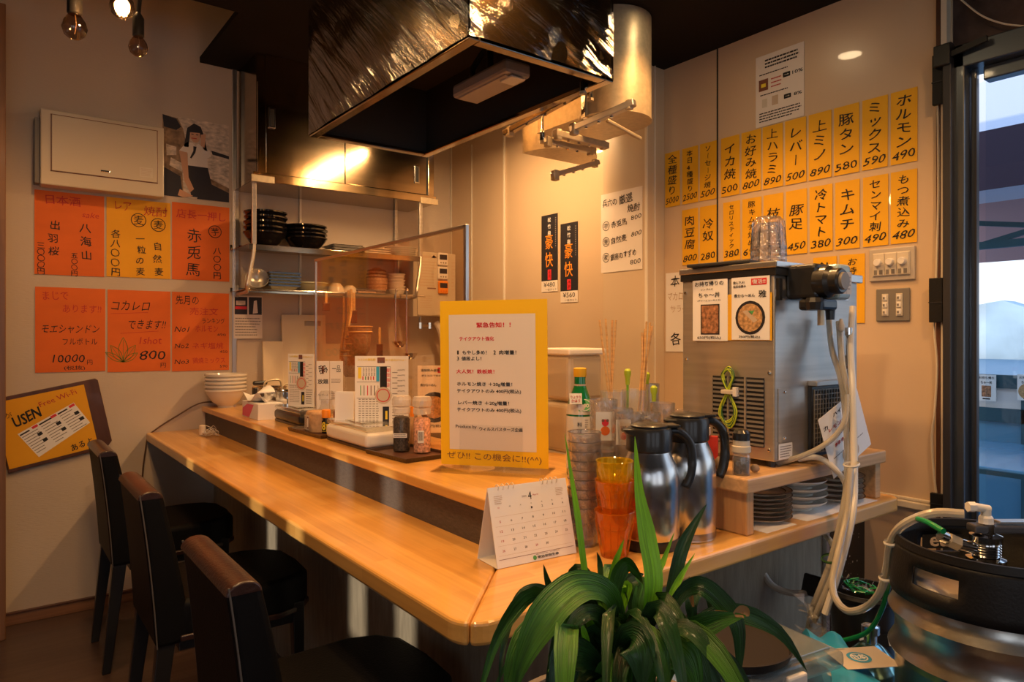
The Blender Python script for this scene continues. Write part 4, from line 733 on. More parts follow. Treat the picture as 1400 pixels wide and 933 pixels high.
# stainless pots
for px, Y, r_, h_, lab in ((372, 3.45, .068, .13, 'stainless pot without lid behind the tissue box'), (395, 3.30, .06, .12, 'second stainless pot half hidden behind the left menu card')):
    q = onY(px, 500, Y); t = thing('steel_pot', lab, 'pot', (q.x, Y, U)); B().lathe([(r_*.96, 0), (r_, .01), (r_, h_), (r_*1.06, h_+.004), (r_*.97, h_-.002), (r_*.95, .02), (.001, .02)], 28).mk('pot_body', 'chrome', t, smooth=True)
    B().tube([(-r_*.6, .0, h_), (-r_*.4, 0, h_+.03), (r_*.5, 0, h_+.035), (r_*.7, 0, h_)], .005, 6, 5).mk('handle', 'galv', t, smooth=True)
def tbox(name, label, x0, x1, y0, y1, h, mat, lid=.018):
    t = thing(name, label, 'container', (x0, y0, U)); w, d_ = x1-x0, y1-y0
    B().box(.004, w-.004, .004, d_-.004, 0, .012).mk('base', 'black', t, bevel=.003); B().box(0, w, 0, d_, .010, h).mk('box_body', mat, t, bevel=.016, seg=4); B().box(.003, w-.003, .003, d_-.003, h, h+lid).mk('clear_lid', 'clearp', t, bevel=.006); B().box(w*.2, w*.8, d_*.3, d_*.7, h+lid, h+lid+.004).mk('lid_tab', 'clearp', t); return t
tbox('condiment_box', 'dark lidded condiment box behind the tissue box', 1.035, 1.17, 2.83, 3.16, .055, 'black')
tbox('condiment_box', 'white lidded condiment box with black base in front of menu card', 1.0, 1.16, 2.12, 2.47, .062, 'white')
# menu cards
def menucard(label, px, Y, ytop, ybot, wpx, rz, style):
    a, c = onY(px, ytop, Y), onY(px, ybot, Y); dd = SY*a.x + CY*Y; w = wpx/F*dd/max(.3, math.cos(R(rz+YAW)))
    h = a.z-max(c.z, U+.004); s = Sheet('menu_card', label, 'menu', (a.x, Y, a.z-h/2), w, h, 'paperw', rz, group='menu cards standing on the raised shelf', t=.003)
    if style == 0:
        s.t_('ココロの満足度!', .22, .05, .34, .035, 'yel2', .03).q(.42, .02, .56, .10, 'brown').t_('元気', .49, .085, .10, .03, 'blue').t_('おつまみメニュー', .77, .055, .40, .035, 'yel2', .03)
        s.line([(.04, .15), (.66, .15), (.66, .6), (.04, .6)], .0012, 'ink').line([(.04, .37), (.45, .37)], .0012, 'ink').q(.06, .16, .12, .32, 'yel2').q(.40, .15, .46, .36, 'blue', .0002).q(.47, .15, .60, .45, 'ink', .0002).q(.60, .16, .66, .62, 'paperw', .0003).v_('期間限定', .63, .17, .07, .06, 'red', .02).v_('厳選焼酎', .535, .16, .065, .055, 'paperw', .0)
        for k in range(5): s.q(.155+k*.05, .17, .157+k*.05, .36, 'greyink', .0002).q(.14+k*.05, .29, .16+k*.05, .34, ('red', 'green2', 'brown', 'orange', 'red')[k], .0002).v_('生酒冷酒樽', .165+k*.05, .16, .025, .022, 'ink', .0)
        for k in range(6): s.q(.10+k*.065, .42, .115+k*.065, .56, ('green2', 'greyink', 'red', 'brown', 'ink', 'tanink')[k], .0002).fine(.07+k*.065, .60, .12+k*.065, .93, 10, seed=k)
        s.disc(.53, .56, .030, 'platin', .0006).ring(.53, .56, .022, .003, 'red', d=.0009).q(.49, .58, .57, .68, 'cream', .0005).q(.52, .72, .64, .96, 'photoL', .0003).q(.57, .78, .61, .9, 'yel2', .0005)
        for k in range(6): s.t_('4'+str(k+3)+'0円', .86, .20+k*.075, .14, .018).fine(.70, .22+k*.075, .8, .25+k*.075, 1)
        s.fine(.70, .66, .95, .95, 7)
    elif style == 1:
        s.q(.49, 0, .51, 1, 'tanink'); s.t_('呑み', .25, .17, .34, .18, bold=.02, rot=12).t_('放題', .25, .42, .4, .10, bold=.02).t_('一品', .75, .16, .32, .14, bold=.0).fine(.56, .36, .92, .46, 3).fine(.56, .62, .92, .8, 5).t_('ハイボール', .25, .7, .4, .05).q(.2, .1, .28, .26, 'brown', .0002)
    else:
        s.t_('追加飲み放題', .38, .07, .56, .04, bold=.02).q(.60, .03, .92, .11, 'red').t_('復活!', .76, .07, .22, .045, 'paperw', d=.0003).t_('夢を当店で始めた', .45, .15, .66, .03).t_('煮からーめん', .32, .29, .48, .045, bold=.02).t_('雅', .80, .27, .22, .10, bold=.03)
        s.disc(.5, .62, .055, 'photoL').disc(.5, .62, .040, 'foodl', .0003).t_('750円(税込)', .5, .9, .6, .05, bold=.02)
    s.done(); return s.o
def stand(o, w, d_=.05):
    B().box(-w/2, w/2, -d_/2, d_/2, 0, .006).box(-w/2, w/2, -.006, -.0045, .006, .07).box(-w/2, w/2, .002, .004, .006, .10).off(0, 0, o.location.z-U if False else 0)
o = menucard('colourful menu card left, standing in the dark condiment box', 412, 2.98, 484, 556, 41, -62, 0)
o = menucard('colourful menu card standing in the white condiment box', 522, 2.24, 487, 583, 73, -37, 0)
menucard('two-panel white menu card with brush writing left of acrylic post', 451, 2.72, 494, 560, 36, -37, 1); menucard('white ramen menu card partly behind the yellow notice', 594, 2.15, 500, 592, 46, -37, 2)
# napkins
for k in range(5):
    q = onY(472, 545, 2.36); o = B().box(-.034, .034, -.0025, .0025, 0, .105+.005*(k % 2)).mk('paper_napkin', 'tissue'); o.location = (q.x+k*.004, 2.37+k*.007, U+.072); o.rotation_euler = (R(-4), R(random.uniform(-2, 2)), R(-40)); tag(o, 'white folded napkin, %s of the upright row in white box' % ['front one', 'second', 'middle one', 'fourth', 'rearmost'][k], 'napkin', 'paper napkins in the white condiment box')
def tray(label, corners, h, mat='woodd'):
    P_ = [onZ(x, y, U) for x, y in corners]; cx = sum(q.x for q in P_)/len(P_); cy = sum(q.y for q in P_)/len(P_)
    t = thing('serving_tray', label, 'tray', (cx, cy, U)); poly = [(q.x-cx, q.y-cy) for q in P_]
    B().prism(poly, 0, .005).mk('tray_base', mat, t, bevel=.001)
    inn = [(x*.93, y*.93) for x, y in poly]; n = len(poly); b = B(); b.add([(x, y, 0) for x, y in poly]+[(x*1.03, y*1.03, h) for x, y in poly]+[(x*.99, y*.99, h) for x, y in poly]+[(x, y, .005) for x, y in inn], [(k*n+i, k*n+(i+1) % n, k*n+n+(i+1) % n, k*n+n+i) for k in range(3) for i in range(n)]); b.mk('tray_rim', mat, t); return t
def rect(x0, y0, x1, y1, rot=0):
    cx, cy = (x0+x1)/2, (y0+y1)/2; w, h = (x1-x0)/2, (y1-y0)/2; ca, sa_ = math.cos(R(rot)), math.sin(R(rot)); return [(cx+a*ca-b_*sa_, cy+a*sa_+b_*ca) for a, b_ in ((-w, -h), (w, -h), (w, h), (-w, h))]
def tray2(label, x0, y0, x1, y1, rot, h=.014):
    P_ = rect(x0, y0, x1, y1, rot); cx, cy = (x0+x1)/2, (y0+y1)/2; poly = [(x-cx, y-cy) for x, y in P_]; t = thing('serving_tray', label, 'tray', (cx, cy, U)); n = 4
    B().prism(poly, 0, .005).mk('tray_base', 'woodd', t); b = B(); b.add([(x, y, 0) for x, y in poly]+[(x*1.04, y*1.04, h) for x, y in poly]+[(x*.99, y*.99, h) for x, y in poly]+[(x*.95, y*.95, .005) for x, y in poly], [(k*n+i, k*n+(i+1) % n, k*n+n+(i+1) % n, k*n+n+i) for k in range(3) for i in range(n)]); b.mk('tray_rim', 'leatherb', t); return t
tray2('dark brown tray under the spice tin and small bottles', .985, 2.50, 1.13, 2.80, 3); tray2('dark brown tray under the pepper and salt grinders', 1.0, 1.87, 1.17, 2.11, 4)
TU = U+.0055
def jar(name, label, cat, loc, r, h, prof, mat, parts, group=None):
    t = thing(name, label, cat, loc, 0, group); B().lathe(prof, 24).mk('body', mat, t, smooth=True)
    for nm, pr, m_ in parts: B().lathe(pr, 24).mk(nm, m_, t, smooth=True)
    return t
t = thing('spice_tin', 'tan round spice container with printed label on the left tray', 'jar', (1.045, 2.66, TU))
B().lathe([(.045, 0), (.048, .004), (.048, .074), (.042, .082), (.0, .083)], 28, sx=.9, sy=1.15).mk('body', 'spice', t, smooth=True)
sh = Sheet('jar_label', None, None, (-.0445, -.003, .04), .045, .058, 'cream', rz=-90, parent=t, t=.0005, asname='label'); sh.fine(.1, .08, .5, .9, 6, 'brown'); sh.q(.6, .1, .95, .9, 'brown').q(.64, .2, .9, .8, 'paperw', .0002); sh.done()
def bottle(name, label, loc, r, h, neck, mat, capmat, capr, caph, group=None, lab=None):
    t = thing(name, label, 'bottle', loc, 0, group); B().lathe([(r*.9, 0), (r, .003), (r, h*.68), (r*.9, h*.76), (neck, h*.84), (neck, h)], 20).mk('body', mat, t, smooth=True)
    B().lathe([(capr, h-.002), (capr, h+caph*.85), (capr*.85, h+caph)], 16).mk('cap', capmat, t, smooth=True)
    if lab: B().lathe([(r*1.02, h*.12), (r*1.02, h*.6)], 20, closed=False).mk('label', lab, t, smooth=True)
    return t
q = onY(446, 570, 2.60); t = bottle('sauce_bottle', 'small black bottle with bright orange cap on the left tray', (q.x, 2.60, TU), .017, .062, .012, 'black', 'ocap', .017, .03, lab='yel2')
s_ = Sheet('bottle_label', None, None, (-.014, -.012, .03), .018, .04, 'ink', rz=-50, parent=t, t=.0004, asname='label'); s_.t_('8', .5, .5, .8, .8, 'yel2', .04); s_.done()
bottle('sauce_bottle', 'small pale bottle with dark brown cap on the left tray', (q.x+.03, 2.56, TU), .018, .060, .015, 'cream', 'brown', .016, .028)
t = jar('glass_canister', 'tall clear glass canister with ribbed lid behind the left tray', 'jar', (1.12, 2.74, TU), .04, .14, [(.036, 0), (.036, .085), (.030, .10), (.030, .12)], 'clearp', [('lid', [(.036, .118), (.038, .14), (.03, .155), (.001, .157)], 'clearp')])
for px, py, m_, lab, barx in ((549, 617, 'pepper', 'tall clear grinder full of black peppercorns', 0), (577, 619, 'salt', 'tall clear grinder full of pink rock salt', 1)):
    q = onZ(px, py, TU); t = thing('grinder', lab, 'grinder', (q.x, q.y, TU))
    B().lathe([(.0272, .004), (.0272, .105), (.022, .113), (.0, .113)], 20).mk('filling', m_, t, smooth=True); B().lathe([(.028, 0), (.029, .003), (.029, .11), (.024, .122), (.024, .128)], 24).mk('jar', 'clearac', t, smooth=True)
    B().lathe([(.027, .125), (.029, .128), (.029, .143), (.026, .146), (.031, .152), (.032, .170), (.027, .182), (.001, .184)], 16).mk('grinder_head', 'frost', t, smooth=True, angle=20)
    s_ = Sheet('jar_label', None, None, (-.0285*math.sin(R(37)), -.0285*math.cos(R(37)), .055), .020 if barx else .044, .04 if barx else .014, 'paperw', rz=-37, parent=t, t=.0005, asname='label')
    if barx: [s_.q(.1+k*.1, .1, .1+k*.1+.03+.03*(k % 2), .8, 'ink') for k in range(8)]
    else: s_.fine(.05, .1, .95, .9, 2, 'ink')
    s_.done()
q = onY(563, 590, 2.13); bottle('sauce_bottle', 'slim bottle with pointed orange cap between the grinders', (q.x, 2.13, TU), .016, .10, .009, 'spice', 'ocap', .008, .035)
# the yellow notice board
cx, cy = 1.157, 1.62; RZ = -53.6
s = Sheet('notice_sign', 'large yellow takeout notice with white printed sheet in acrylic stand', 'sign', (cx, cy, U+.250), .322, .476, 'signy', RZ, tilt=-.5, t=.003)
s.q(.085, .085, .895, .905, 'paper'); v0 = .085; H_ = .82
def sg(txt, x, y, w, h, m, bold=.025): s.t_(txt, x, y, w, h, m, bold, d=.0004)
sg('緊急告知！！', .51, .150, .32, .032, 'red', .04); sg('テイクアウト強化', .35, .232, .33, .026, 'red', .035)
sg('1', .172, .315, .015, .024, 'ink'); sg('もやし多め！', .33, .315, .23, .026, 'ink'); sg('2', .52, .315, .022, .024, 'ink'); sg('肉増量！', .64, .315, .16, .026, 'ink')
sg('3', .172, .352, .02, .024, 'ink'); sg('値段よし！', .30, .352, .19, .026, 'ink'); sg('大人気！鉄板焼！', .335, .430, .36, .026, 'red', .035)
sg('ホルモン焼き ＋20g増量！', .42, .508, .52, .028, 'ink'); sg('テイクアウトのみ 400円(税込)', .46, .550, .60, .028, 'ink'); sg('レバー焼き ＋20g増量！', .41, .622, .48, .028, 'ink'); sg('テイクアウトのみ 400円(税込)', .46, .664, .60, .028, 'ink')
sg('Produce by', .245, .768, .20, .026, 'ink', .01); sg('ウィルスバスターズ企画', .57, .776, .40, .024, 'ink')
s.t_('ぜひ!! この機会に!!(^^)', .50, .948, .88, .052, 'brown', .0, rot=-1.0); s.done()
ah = thing('acrylic_stand', 'clear acrylic stand holding the yellow takeout notice', 'sign stand', (cx, cy, U), RZ)
B().box(-.165, .165, -.075, .08, 0, .004).mk('base_plate', 'clearac', ah); B().box(-.10, .09, -.0085, -.0060, .004, .13).mk('front_lip', 'clearac', ah, bevel=.001); B().box(-.12, .12, .003, .006, .004, .26).mk('back_plate', 'clearac', ah)
# items behind the bar at the right: container, bottle, chopstick holders, mugs
q = onD(781, 575, 2.35); t = thing('storage_canister', 'square milky plastic container with lid behind the yellow notice', 'container', (q.x, q.y, U))
B().box(-.078, .078, -.078, .078, 0, .165).mk('lower_body', 'milky', t, bevel=.016, seg=3); B().box(-.072, .072, -.072, .072, .0, .12); B().box(-.075, .075, -.075, .075, .170, .325).mk('upper_body', 'milky', t, bevel=.016, seg=3); B().box(-.068, .068, -.068, .068, .173, .26).mk('contents', 'woodd', t, bevel=.01); B().box(-.083, .083, -.083, .083, .322, .344).mk('lid', 'white', t, bevel=.006); B().box(-.06, .06, -.06, .06, .006, .09).mk('contents', 'leatherb', t, bevel=.01)
q = onD(793, 642, 1.93); GB = q
t = thing('green_bottle', 'green bottle with cream labels, round eco badge and yellow cap', 'bottle', (q.x, q.y, U))
B().lathe([(.036, 0), (.038, .004), (.038, .17), (.034, .20), (.020, .238), (.016, .25), (.016, .275)], 28).mk('bottle_body', 'greenglass', t, smooth=True); B().lathe([(.017, .272), (.018, .276), (.018, .295), (.014, .297)], 16).mk('cap', 'yellow', t, smooth=True)
B().lathe([(.0388, .02), (.0388, .165)], 28, closed=False).mk('label', 'plate', t, smooth=True); B().lathe([(.0392, .17), (.0355, .198)], 28, closed=False).mk('neck_label', 'platin', t, smooth=True)
B().lathe([(.017, .245), (.0172, .252)], 16, closed=False).mk('neck_ring', 'tanink', t)
nx, ny = -math.sin(R(37)), -math.cos(R(37))
s_ = Sheet('bottle_label', None, None, (nx*.041, ny*.041, .105), .045, .12, 'plate', rz=-37, parent=t, t=.0005, asname='label'); s_.v_('料理酒', .38, .1, .15, .11, 'ink', .01).q(.3, .5, .9, .6, 'brown').v_('本格', .45, .64, .16, .15, 'redink', .03).fine(.7, .05, .9, .45, 8); s_.done()
s_ = Sheet('round_label', None, None, (nx*.039+.012, ny*.039, .196), .034, .034, 'green2', rz=-37, lean=-18, parent=t, t=.0008, asname='label'); s_.ring(.5, .5, .0155, .002, 'plate').t_('eco', .5, .55, .7, .32, 'plate', .03); s_.done()
s_ = Sheet('red_label', None, None, (nx*.039-.012, ny*.039+.01, .214), .034, .030, 'plate', rz=-37, lean=-18, parent=t, t=.0008, asname='label'); s_.t_('りょうり', .5, .35, .8, .28, 'redink', .02).t_('かほう', .5, .7, .7, .28, 'redink', .02); s_.done()
# holders
def holder(label, px, py, D_, r_, h_, mat):
    q = onD(px, py, D_); t = thing('utensil_holder', label, 'holder', (q.x, q.y, U+.066)); B().lathe([(r_*.9, 0), (r_, h_), (r_*.95, h_), (r_*.86, .006), (.001, .006)], 24).mk('cup', mat, t, smooth=True); return t
h1 = holder('clear holder full of bamboo chopsticks and skewers, left one', 838, 560, 1.95, .036, .165, 'clearp'); h2 = holder('clear holder of bamboo chopsticks, right one', 868, 560, 2.0, .038, .165, 'clearp'); h3 = holder('dark steel cup behind the right chopstick holder', 889, 560, 2.1, .028, .175, 'steel')
G3 = 'bamboo chopsticks standing in the clear holders'
for i, (hh_, tx, ty, L_) in enumerate([(h1, 820, 438, 0), (h1, 828, 436, 0), (h1, 837, 438, 0), (h1, 842, 438, 0), (h2, 884, 440, 0), (h2, 889, 441, 0), (h2, 882, 450, 0), (h2, 892, 446, 0), (h2, 878, 455, 0)]):
    b0 = Vector(hh_.location)+Vector((random.uniform(-.02, .02), random.uniform(-.02, .02), .008)); dd = (b0-O3).dot(Vector((SY, CY, 0))); e_ = onD(tx, ty, dd+.04)
    o = B().tube([(0, 0, 0), e_-b0], [.0026, .0034], 6); o = o.mk('chopstick', 'bamboo', None, smooth=True); o.location = b0; tag(o, 'bamboo chopstick in the %s clear holder, %s' % ('left' if i < 4 else 'right', ['leftmost', 'second from left', 'third from left', 'rightmost'][i] if i < 4 else ['leaning to the tall right tip', 'reaching highest', 'second from its left edge', 'rightmost of its fan', 'leftmost of its fan'][i-4]), 'chopstick', 'bamboo chopsticks in the %s holder' % ('left' if i < 4 else 'right'))
for i, (px, py, D_, m_) in enumerate(((858, 512, 1.98, 'ygcable'), (884, 516, 2.1, 'ygcable'), (894, 535, 2.0, 'ygcable'))):
    q = onD(px, py, D_); t = thing('green_topped_stick', ['green ball-topped stirrer in the holders, left', 'green-topped stick in the dark steel cup', 'shortest green-tipped dropper right of the steel cup'][i], 'stirrer', q)
    B().lathe([(.006, -.03), (.007, -.01), (.010, .0), (.010, .01), (.005, .016)], 14).mk('tip', m_, t, smooth=True); B().tube([(0, 0, -.03), (0, 0, U+.066-q.z+.008)], .0035, 8).mk('shaft', 'leafl' if i == 0 else 'clearp', t)
# glass mugs and cups with prints
def cup(label, px, D_, r_, h_, pr=None, z0=U, mat='cutglass', hd_=False, name='glass_cup', grp=None):
    q = onD(px, 560, D_); t = thing(name, label, 'glass', (q.x, q.y, z0), 0, grp); B().lathe([(r_*.85, 0), (r_*.88, .004), (r_, h_), (r_*.95, h_), (r_*.8, .01), (.001, .01)], 24).mk('cup_body', mat, t, smooth=True)
    if hd_: B().tube([(r_*.9, -.01, h_*.85), (r_+.025, -.01, h_*.8), (r_+.028, -.01, h_*.35), (r_*.85, -.01, h_*.2)], .006, 8, 5).mk('handle', mat, t, smooth=True)
    if pr:
        s_ = Sheet('printed_panel', None, None, (-r_*.62, -r_*.80, h_*.55), r_*1.3, h_*.5, 'plate', rz=-37, parent=t, t=.0005, asname='label'); s_.disc(.5, .38, r_*.24, 'red' if pr == 1 else 'ink').disc(.5, .66, r_*.32, 'orange' if pr == 1 else 'red', .0001).disc(.38, .3, r_*.10, 'brown', .0003).disc(.62, .3, r_*.10, 'brown', .0003); s_.done()
    return t
cup('steel-rimmed glass jar with red printed panel beside the green bottle', 825, 1.86, .038, .150, 1, U+.066); cup('ribbed glass of dark sauce beside the chopstick holder', 850, 1.82, .030, .13, 2, U+.066); cup('tumbler half full of skewers below the chopsticks', 862, 1.80, .038, .12, None, U+.066, hd_=True); cup('small glass with black and red print behind the left flask', 886, 1.9, .034, .110, 2, U+.066); cup('low glass jar behind the flasks, left of the dispenser', 906, 2.02, .036, .125, None, U+.066); cup('ribbed glass ashtray bowl beside the dispenser, behind right flask', 924, 2.1, .040, .095, None, U+.066)
t = thing('condiment_tray', 'dark raised tray box under the chopstick holders and glass jars', 'tray', (Vector((SY, CY, 0))*1.945+Vector((CY, -SY, 0))*.325+Vector((0, 0, U))), -YAW)
B().box(-.13, .105, -.10, .13, .029, .058).mk('tray_box', 'black', t, bevel=.003); B().box(-.14, .115, -.11, .14, .058, .065).mk('tray_top', 'woodd', t, bevel=.003)
for x in (-.11, .03): B().box(x, x+.02, -.09, -.06, 0, .029).mk('foot', 'black', t); B().box(x, x+.02, .06, .09, 0, .029).mk('foot', 'black', t)
q = onD(818, 612, 1.8); t = thing('toothpick_jar', 'dark patterned glass jar of sticks right of the green bottle', 'jar', (q.x+.02, q.y, U)); B().lathe([(.030, 0), (.032, .10), (.03, .10), (.028, .006), (.001, .006)], 20).mk('jar_body', 'clearp', t, smooth=True); B().lathe([(.024, .01), (.026, .085)], 16).mk('contents', 'woodd', t)
# ============================================================ on the lower worktop
t = thing('earphone_cable', 'tangled white earphone cable lying on the far worktop', 'cable', (.90, 3.72, LC+.003)); rnd = random.Random(4)
pts = []
for k in range(46): a_ = k*.95; pts.append(Vector((.035*math.cos(a_)*(.5+rnd.random()*.8), .055*math.sin(a_*1.13)*(.5+rnd.random()*.8), .004+.05*rnd.random()*abs(math.sin(k*.37)))))
B().tube(pts, .0014, 5, 4).mk('cable', 'white', t, smooth=True); B().lathe([(.016, 0), (.018, .01), (.016, .045), (.008, .05)], 14).xf(Matrix.Translation((-.03, .03, .004))).mk('coil', 'pink' and 'platin', t, smooth=True)
# desk calendar
a, c, e_ = onZ(679.7, 779.3, LC), onZ(787.8, 756.6, LC), onZ(652.3, 764.4, LC)
cw = (c-a).length; crz = math.degrees(math.atan2(c.y-a.y, c.x-a.x)); cd_ = (e_-a).length; chh = .168
t = thing('desk_calendar', 'white desk calendar showing month 4 on the bar corner', 'calendar', (a.x, a.y, LC), crz)
lean = math.atan2(cd_/2, chh); sl = math.hypot(cd_/2, chh)
s = Sheet('front_page', None, None, (cw/2, cd_/4, chh/2+.001), cw, sl, 'paperw', parent=t, rot=(-lean, 0, 0), t=.0015, asname='page')
s.q(.03, .90, .97, .905, 'brown').t_('4', .50, .165, .045, .10, 'ink', .0).fine(.40, .15, .46, .18, 2).t_('April', .57, .165, .07, .025, 'redink').fine(.06, .11, .16, .22, 5, 'tanink').fine(.84, .11, .94, .22, 5, 'tanink')
for i, wd_ in enumerate(('日', '月', '火', '水', '木', '金', '土')): s.t_(wd_, .10+i*.135, .265, .018, .018, 'redink' if i == 0 else 'ink')
dn = 1
for r_ in range(5):
    for cc_ in range(7):
        if r_ == 0 and cc_ < 3: continue
        if dn > 30: break
        s.t_(str(dn), .10+cc_*.135, .32+r_*.12, .018 if dn < 10 else .032, .028, 'redink' if cc_ == 0 or dn == 29 else 'ink', .0); dn += 1
    s.q(.04, .375+r_*.12, .96, .377+r_*.12, 'tanink')
s.disc(.46, .955, .005, 'green2').t_('明治安田生命', .63, .955, .27, .036, 'ink', .02).t_('確かな安心を、いつまでも', .63, .918, .3, .012, 'ink'); s.done()
B().add([(0, cd_, 0), (cw, cd_, 0), (cw, cd_/2, chh), (0, cd_/2, chh)], [(0, 1, 2, 3)]).mk('back_page', 'paperw', t, solid=.0015); B().add([(0, 0.0, .001), (cw, 0.0, .001), (cw, cd_, .001), (0, cd_, .001)], [(0, 1, 2, 3)]).mk('card_base', 'paper', t, solid=.001)
for k in list(range(4))+list(range(9, 13)):
    x = cw*(.12+k*.062); b = B().tube([(x, cd_/2-.004, chh-.006), (x, cd_/2-.006, chh+.003), (x, cd_/2, chh+.006), (x, cd_/2+.006, chh+.002), (x, cd_/2+.004, chh-.006)], .0011, 5, 3).mk('binding_ring', 'white', t, smooth=True)
# drinking glasses
def tumbler(label, loc, r0, r1, h, mat, grp):
    t = thing('tumbler', label, 'glass', loc, 0, grp); b = B(); n = 10 if grp[0] == 'o' else 24
    b.lathe([(r0, 0), (r0*1.02, h*.3), (r0+(r1-r0)*.35, h*.62), (r1*.97, h*.80), (r1, h), (r1*.95, h), (r1*.90, h*.8), (r0*.93, h*.3), (r0*.88, .006), (.001, .006)], 24); b.mk('glass_body', mat, t, smooth=True, angle=40)
    b = B()
    for k in range(12): a_ = 2*PI*k/12; b.bar((r1*.985*math.cos(a_), r1*.985*math.sin(a_), h*.82), (r0*1.02*math.cos(a_), r0*1.02*math.sin(a_), h*.05), .0022)
    b.mk('facets', mat, t)['kind'] = 'stuff'
    for z_, r_ in ((h, r1), (h*.62, r0+(r1-r0)*.38)): B().lathe([(r_, z_-.0015), (r_+.0012, z_), (r_, z_+.0015), (r_-.002, z_)], 24, closed=False).mk('rim', 'glass' if mat == 'cutglass' else mat, t, smooth=True)
    return t
q = onZ(799, 745, LC)
f0 = None
for i in range(9):
    lab = 'clear patterned tumbler, %s of the tall clear stack' % ('topmost' if i == 8 else ordn[i]); l = (q.x, q.y, LC+i*.0225)
    if f0 is None: f0 = tumbler(lab, l, .029, .041, .095, 'cutglass', 'clear tumblers nested in a tall stack')
    else: dup(f0, l, lab)
q = onZ(840, 760, LC)
tumbler('orange plastic tumbler at the bottom of the coloured stack', (q.x, q.y, LC), .031, .046, .105, 'glasso', 'orange and yellow tumblers nested'); tumbler('second orange tumbler nested in the middle of coloured stack', (q.x, q.y, LC+.070), .030, .045, .105, 'glasso', 'orange and yellow tumblers nested'); tumbler('yellow tumbler on top of the orange tumblers', (q.x, q.y, LC+.115), .030, .043, .105, 'glassy', 'orange and yellow tumblers nested')
# thermos flasks
def thermos(label, loc, r_, h, rz, bb):
    t = thing('vacuum_flask', label, 'thermos', loc, rz)
    B().lathe([(r_*.96, bb), (r_, bb+.006), (r_, h*.52), (r_*.97, h*.60), (r_*.88, h*.68), (r_*.72, h*.765), (r_*.70, h*.79)], 40).mk('steel_body', 'thermos', t, smooth=True)
    if bb > .01: B().lathe([(r_*.94, 0), (r_*.97, .004), (r_*.97, bb)], 40).mk('base_ring', 'black', t, smooth=True)
    else: B().lathe([(r_*.97, 0), (r_*1.0, .003), (r_*1.0, .022)], 40, closed=True).mk('base_ring', 'thermos', t, smooth=True)
    B().lathe([(r_*.71, h*.775), (r_*.76, h*.79), (r_*.76, h*.94), (r_*.72, h*.965), (r_*.30, h*.975), (.001, h*.975)], 36).mk('collar', 'black', t, smooth=True)
    B().lathe([(r_*.60, h*.96), (r_*.62, h*.985), (r_*.5, h), (.001, h)], 28).mk('lid', 'black', t, smooth=True)
    B().box(-.022, .022, -.0, r_*1.02, h*.965, h*.99).xf(Matrix.Rotation(R(-90), 4, 'Z')).mk('lever', 'black', t, bevel=.006)
    b = B().add([(-r_*.70, -.025, h*.9), (-r_*.70, .025, h*.9), (-r_*1.0, 0, h*.955), (-r_*.6, .028, h*.965), (-r_*.6, -.028, h*.965)], [(0, 1, 2), (1, 3, 2), (3, 4, 2), (4, 0, 2), (0, 4, 3, 1)]).mk('spout', 'black', t, bevel=.003)
    B().tube([(r_*.62, 0, h*.93), (r_*1.05, 0, h*.925), (r_*1.45, 0, h*.84), (r_*1.56, 0, h*.70), (r_*1.50, 0, h*.56), (r_*1.30, 0, h*.46)], [.011, .0115, .0115, .0115, .0125, .0125, .010], 12, 6).mk('handle', 'black', t, smooth=True)
    return t
q = onZ(893, 750, LC); thermos('front steel vacuum flask with black lid and handle, black base', (q.x+.008, q.y+.02, LC), .072, .297, -25, .026)
q = onZ(955, 737, LC); thermos('rear steel vacuum flask, right of and behind its twin', (q.x, q.y+.035, LC), .071, .312, -20, .0)
# plates under the stand
stack(lambda l, s: plate('brown_rimmed_plate', s, l, .084, .014, 'platin', 'rimb', 'brown-rimmed plates under the dispenser stand'), 7, (1.715, 1.125, LC+.002), .0115, 'brown-rimmed beige plate, * of the left stack', .0015)
stack(lambda l, s: plate('white_deep_plate', s, l, .088, .028, 'plate', None, 'white deep plates under the dispenser stand'), 4, (1.905, 1.135, LC+.002), .0205, 'white deep plate, * of the middle stack', .002)
stack(lambda l, s: plate('brown_rimmed_plate', s, l, .095, .016, 'platin', 'rimb', 'large brown-rimmed plates at the worktop end'), 5, (2.105, 1.13, LC+.002), .0155, 'large brown-rimmed plate, * of the right stack', .002)
for x0, x1, lab in ((1.60, 1.74, 'white paper sheet under the left plate stack'), (1.79, 2.19, 'white paper sheet under the middle and right plate stacks')):
    o = B().box(x0, x1, 1.03, 1.30, LC+.0002, LC+.0012).off(x0, 1.03, LC).mk('paper_sheet', 'paperw'); o.location = (x0, 1.03, LC); tag(o, lab, 'paper')
# spice jar and small things at the stand's left end
t = thing('pepper_jar', 'clear pepper jar with black cap and beige collar on the stand', 'jar', (1.555, 1.075, ST))
B().lathe([(.021, 0), (.022, .003), (.022, .050), (.018, .058)], 24).mk('jar_body', 'clearp', t, smooth=True); B().lathe([(.019, .003), (.019, .036)], 20).mk('peppercorns', 'pepper', t); B().lathe([(.021, .056), (.024, .060), (.024, .074), (.021, .076), (.021, .09)], 24).mk('collar', 'cream', t, smooth=True); B().lathe([(.022, .09), (.022, .108), (.016, .116), (.001, .117)], 20).mk('cap', 'black', t, smooth=True)
for k, (x, y, z, s_) in enumerate(((1.545, 1.13, .02, .022), (1.60, 1.065, .012, .014))):
    o = bpy.data.objects.new('pebble', None); b = B().lathe([(.001, -1), (.5, -.85), (.9, -.4), (1, 0), (.85, .5), (.45, .9), (.001, 1)], 12).xf(Matrix.Diagonal((s_, s_*.8, s_*.8 if k else s_*1.0, 1))).mk('pebble', 'rock', None, smooth=True); bpy.data.objects.remove(o); b.location = (x, y, ST+s_*.9); tag(b, ['brown pebble behind the pepper jar on the stand', 'small brown pebble right of the pepper jar'][k], 'stone')
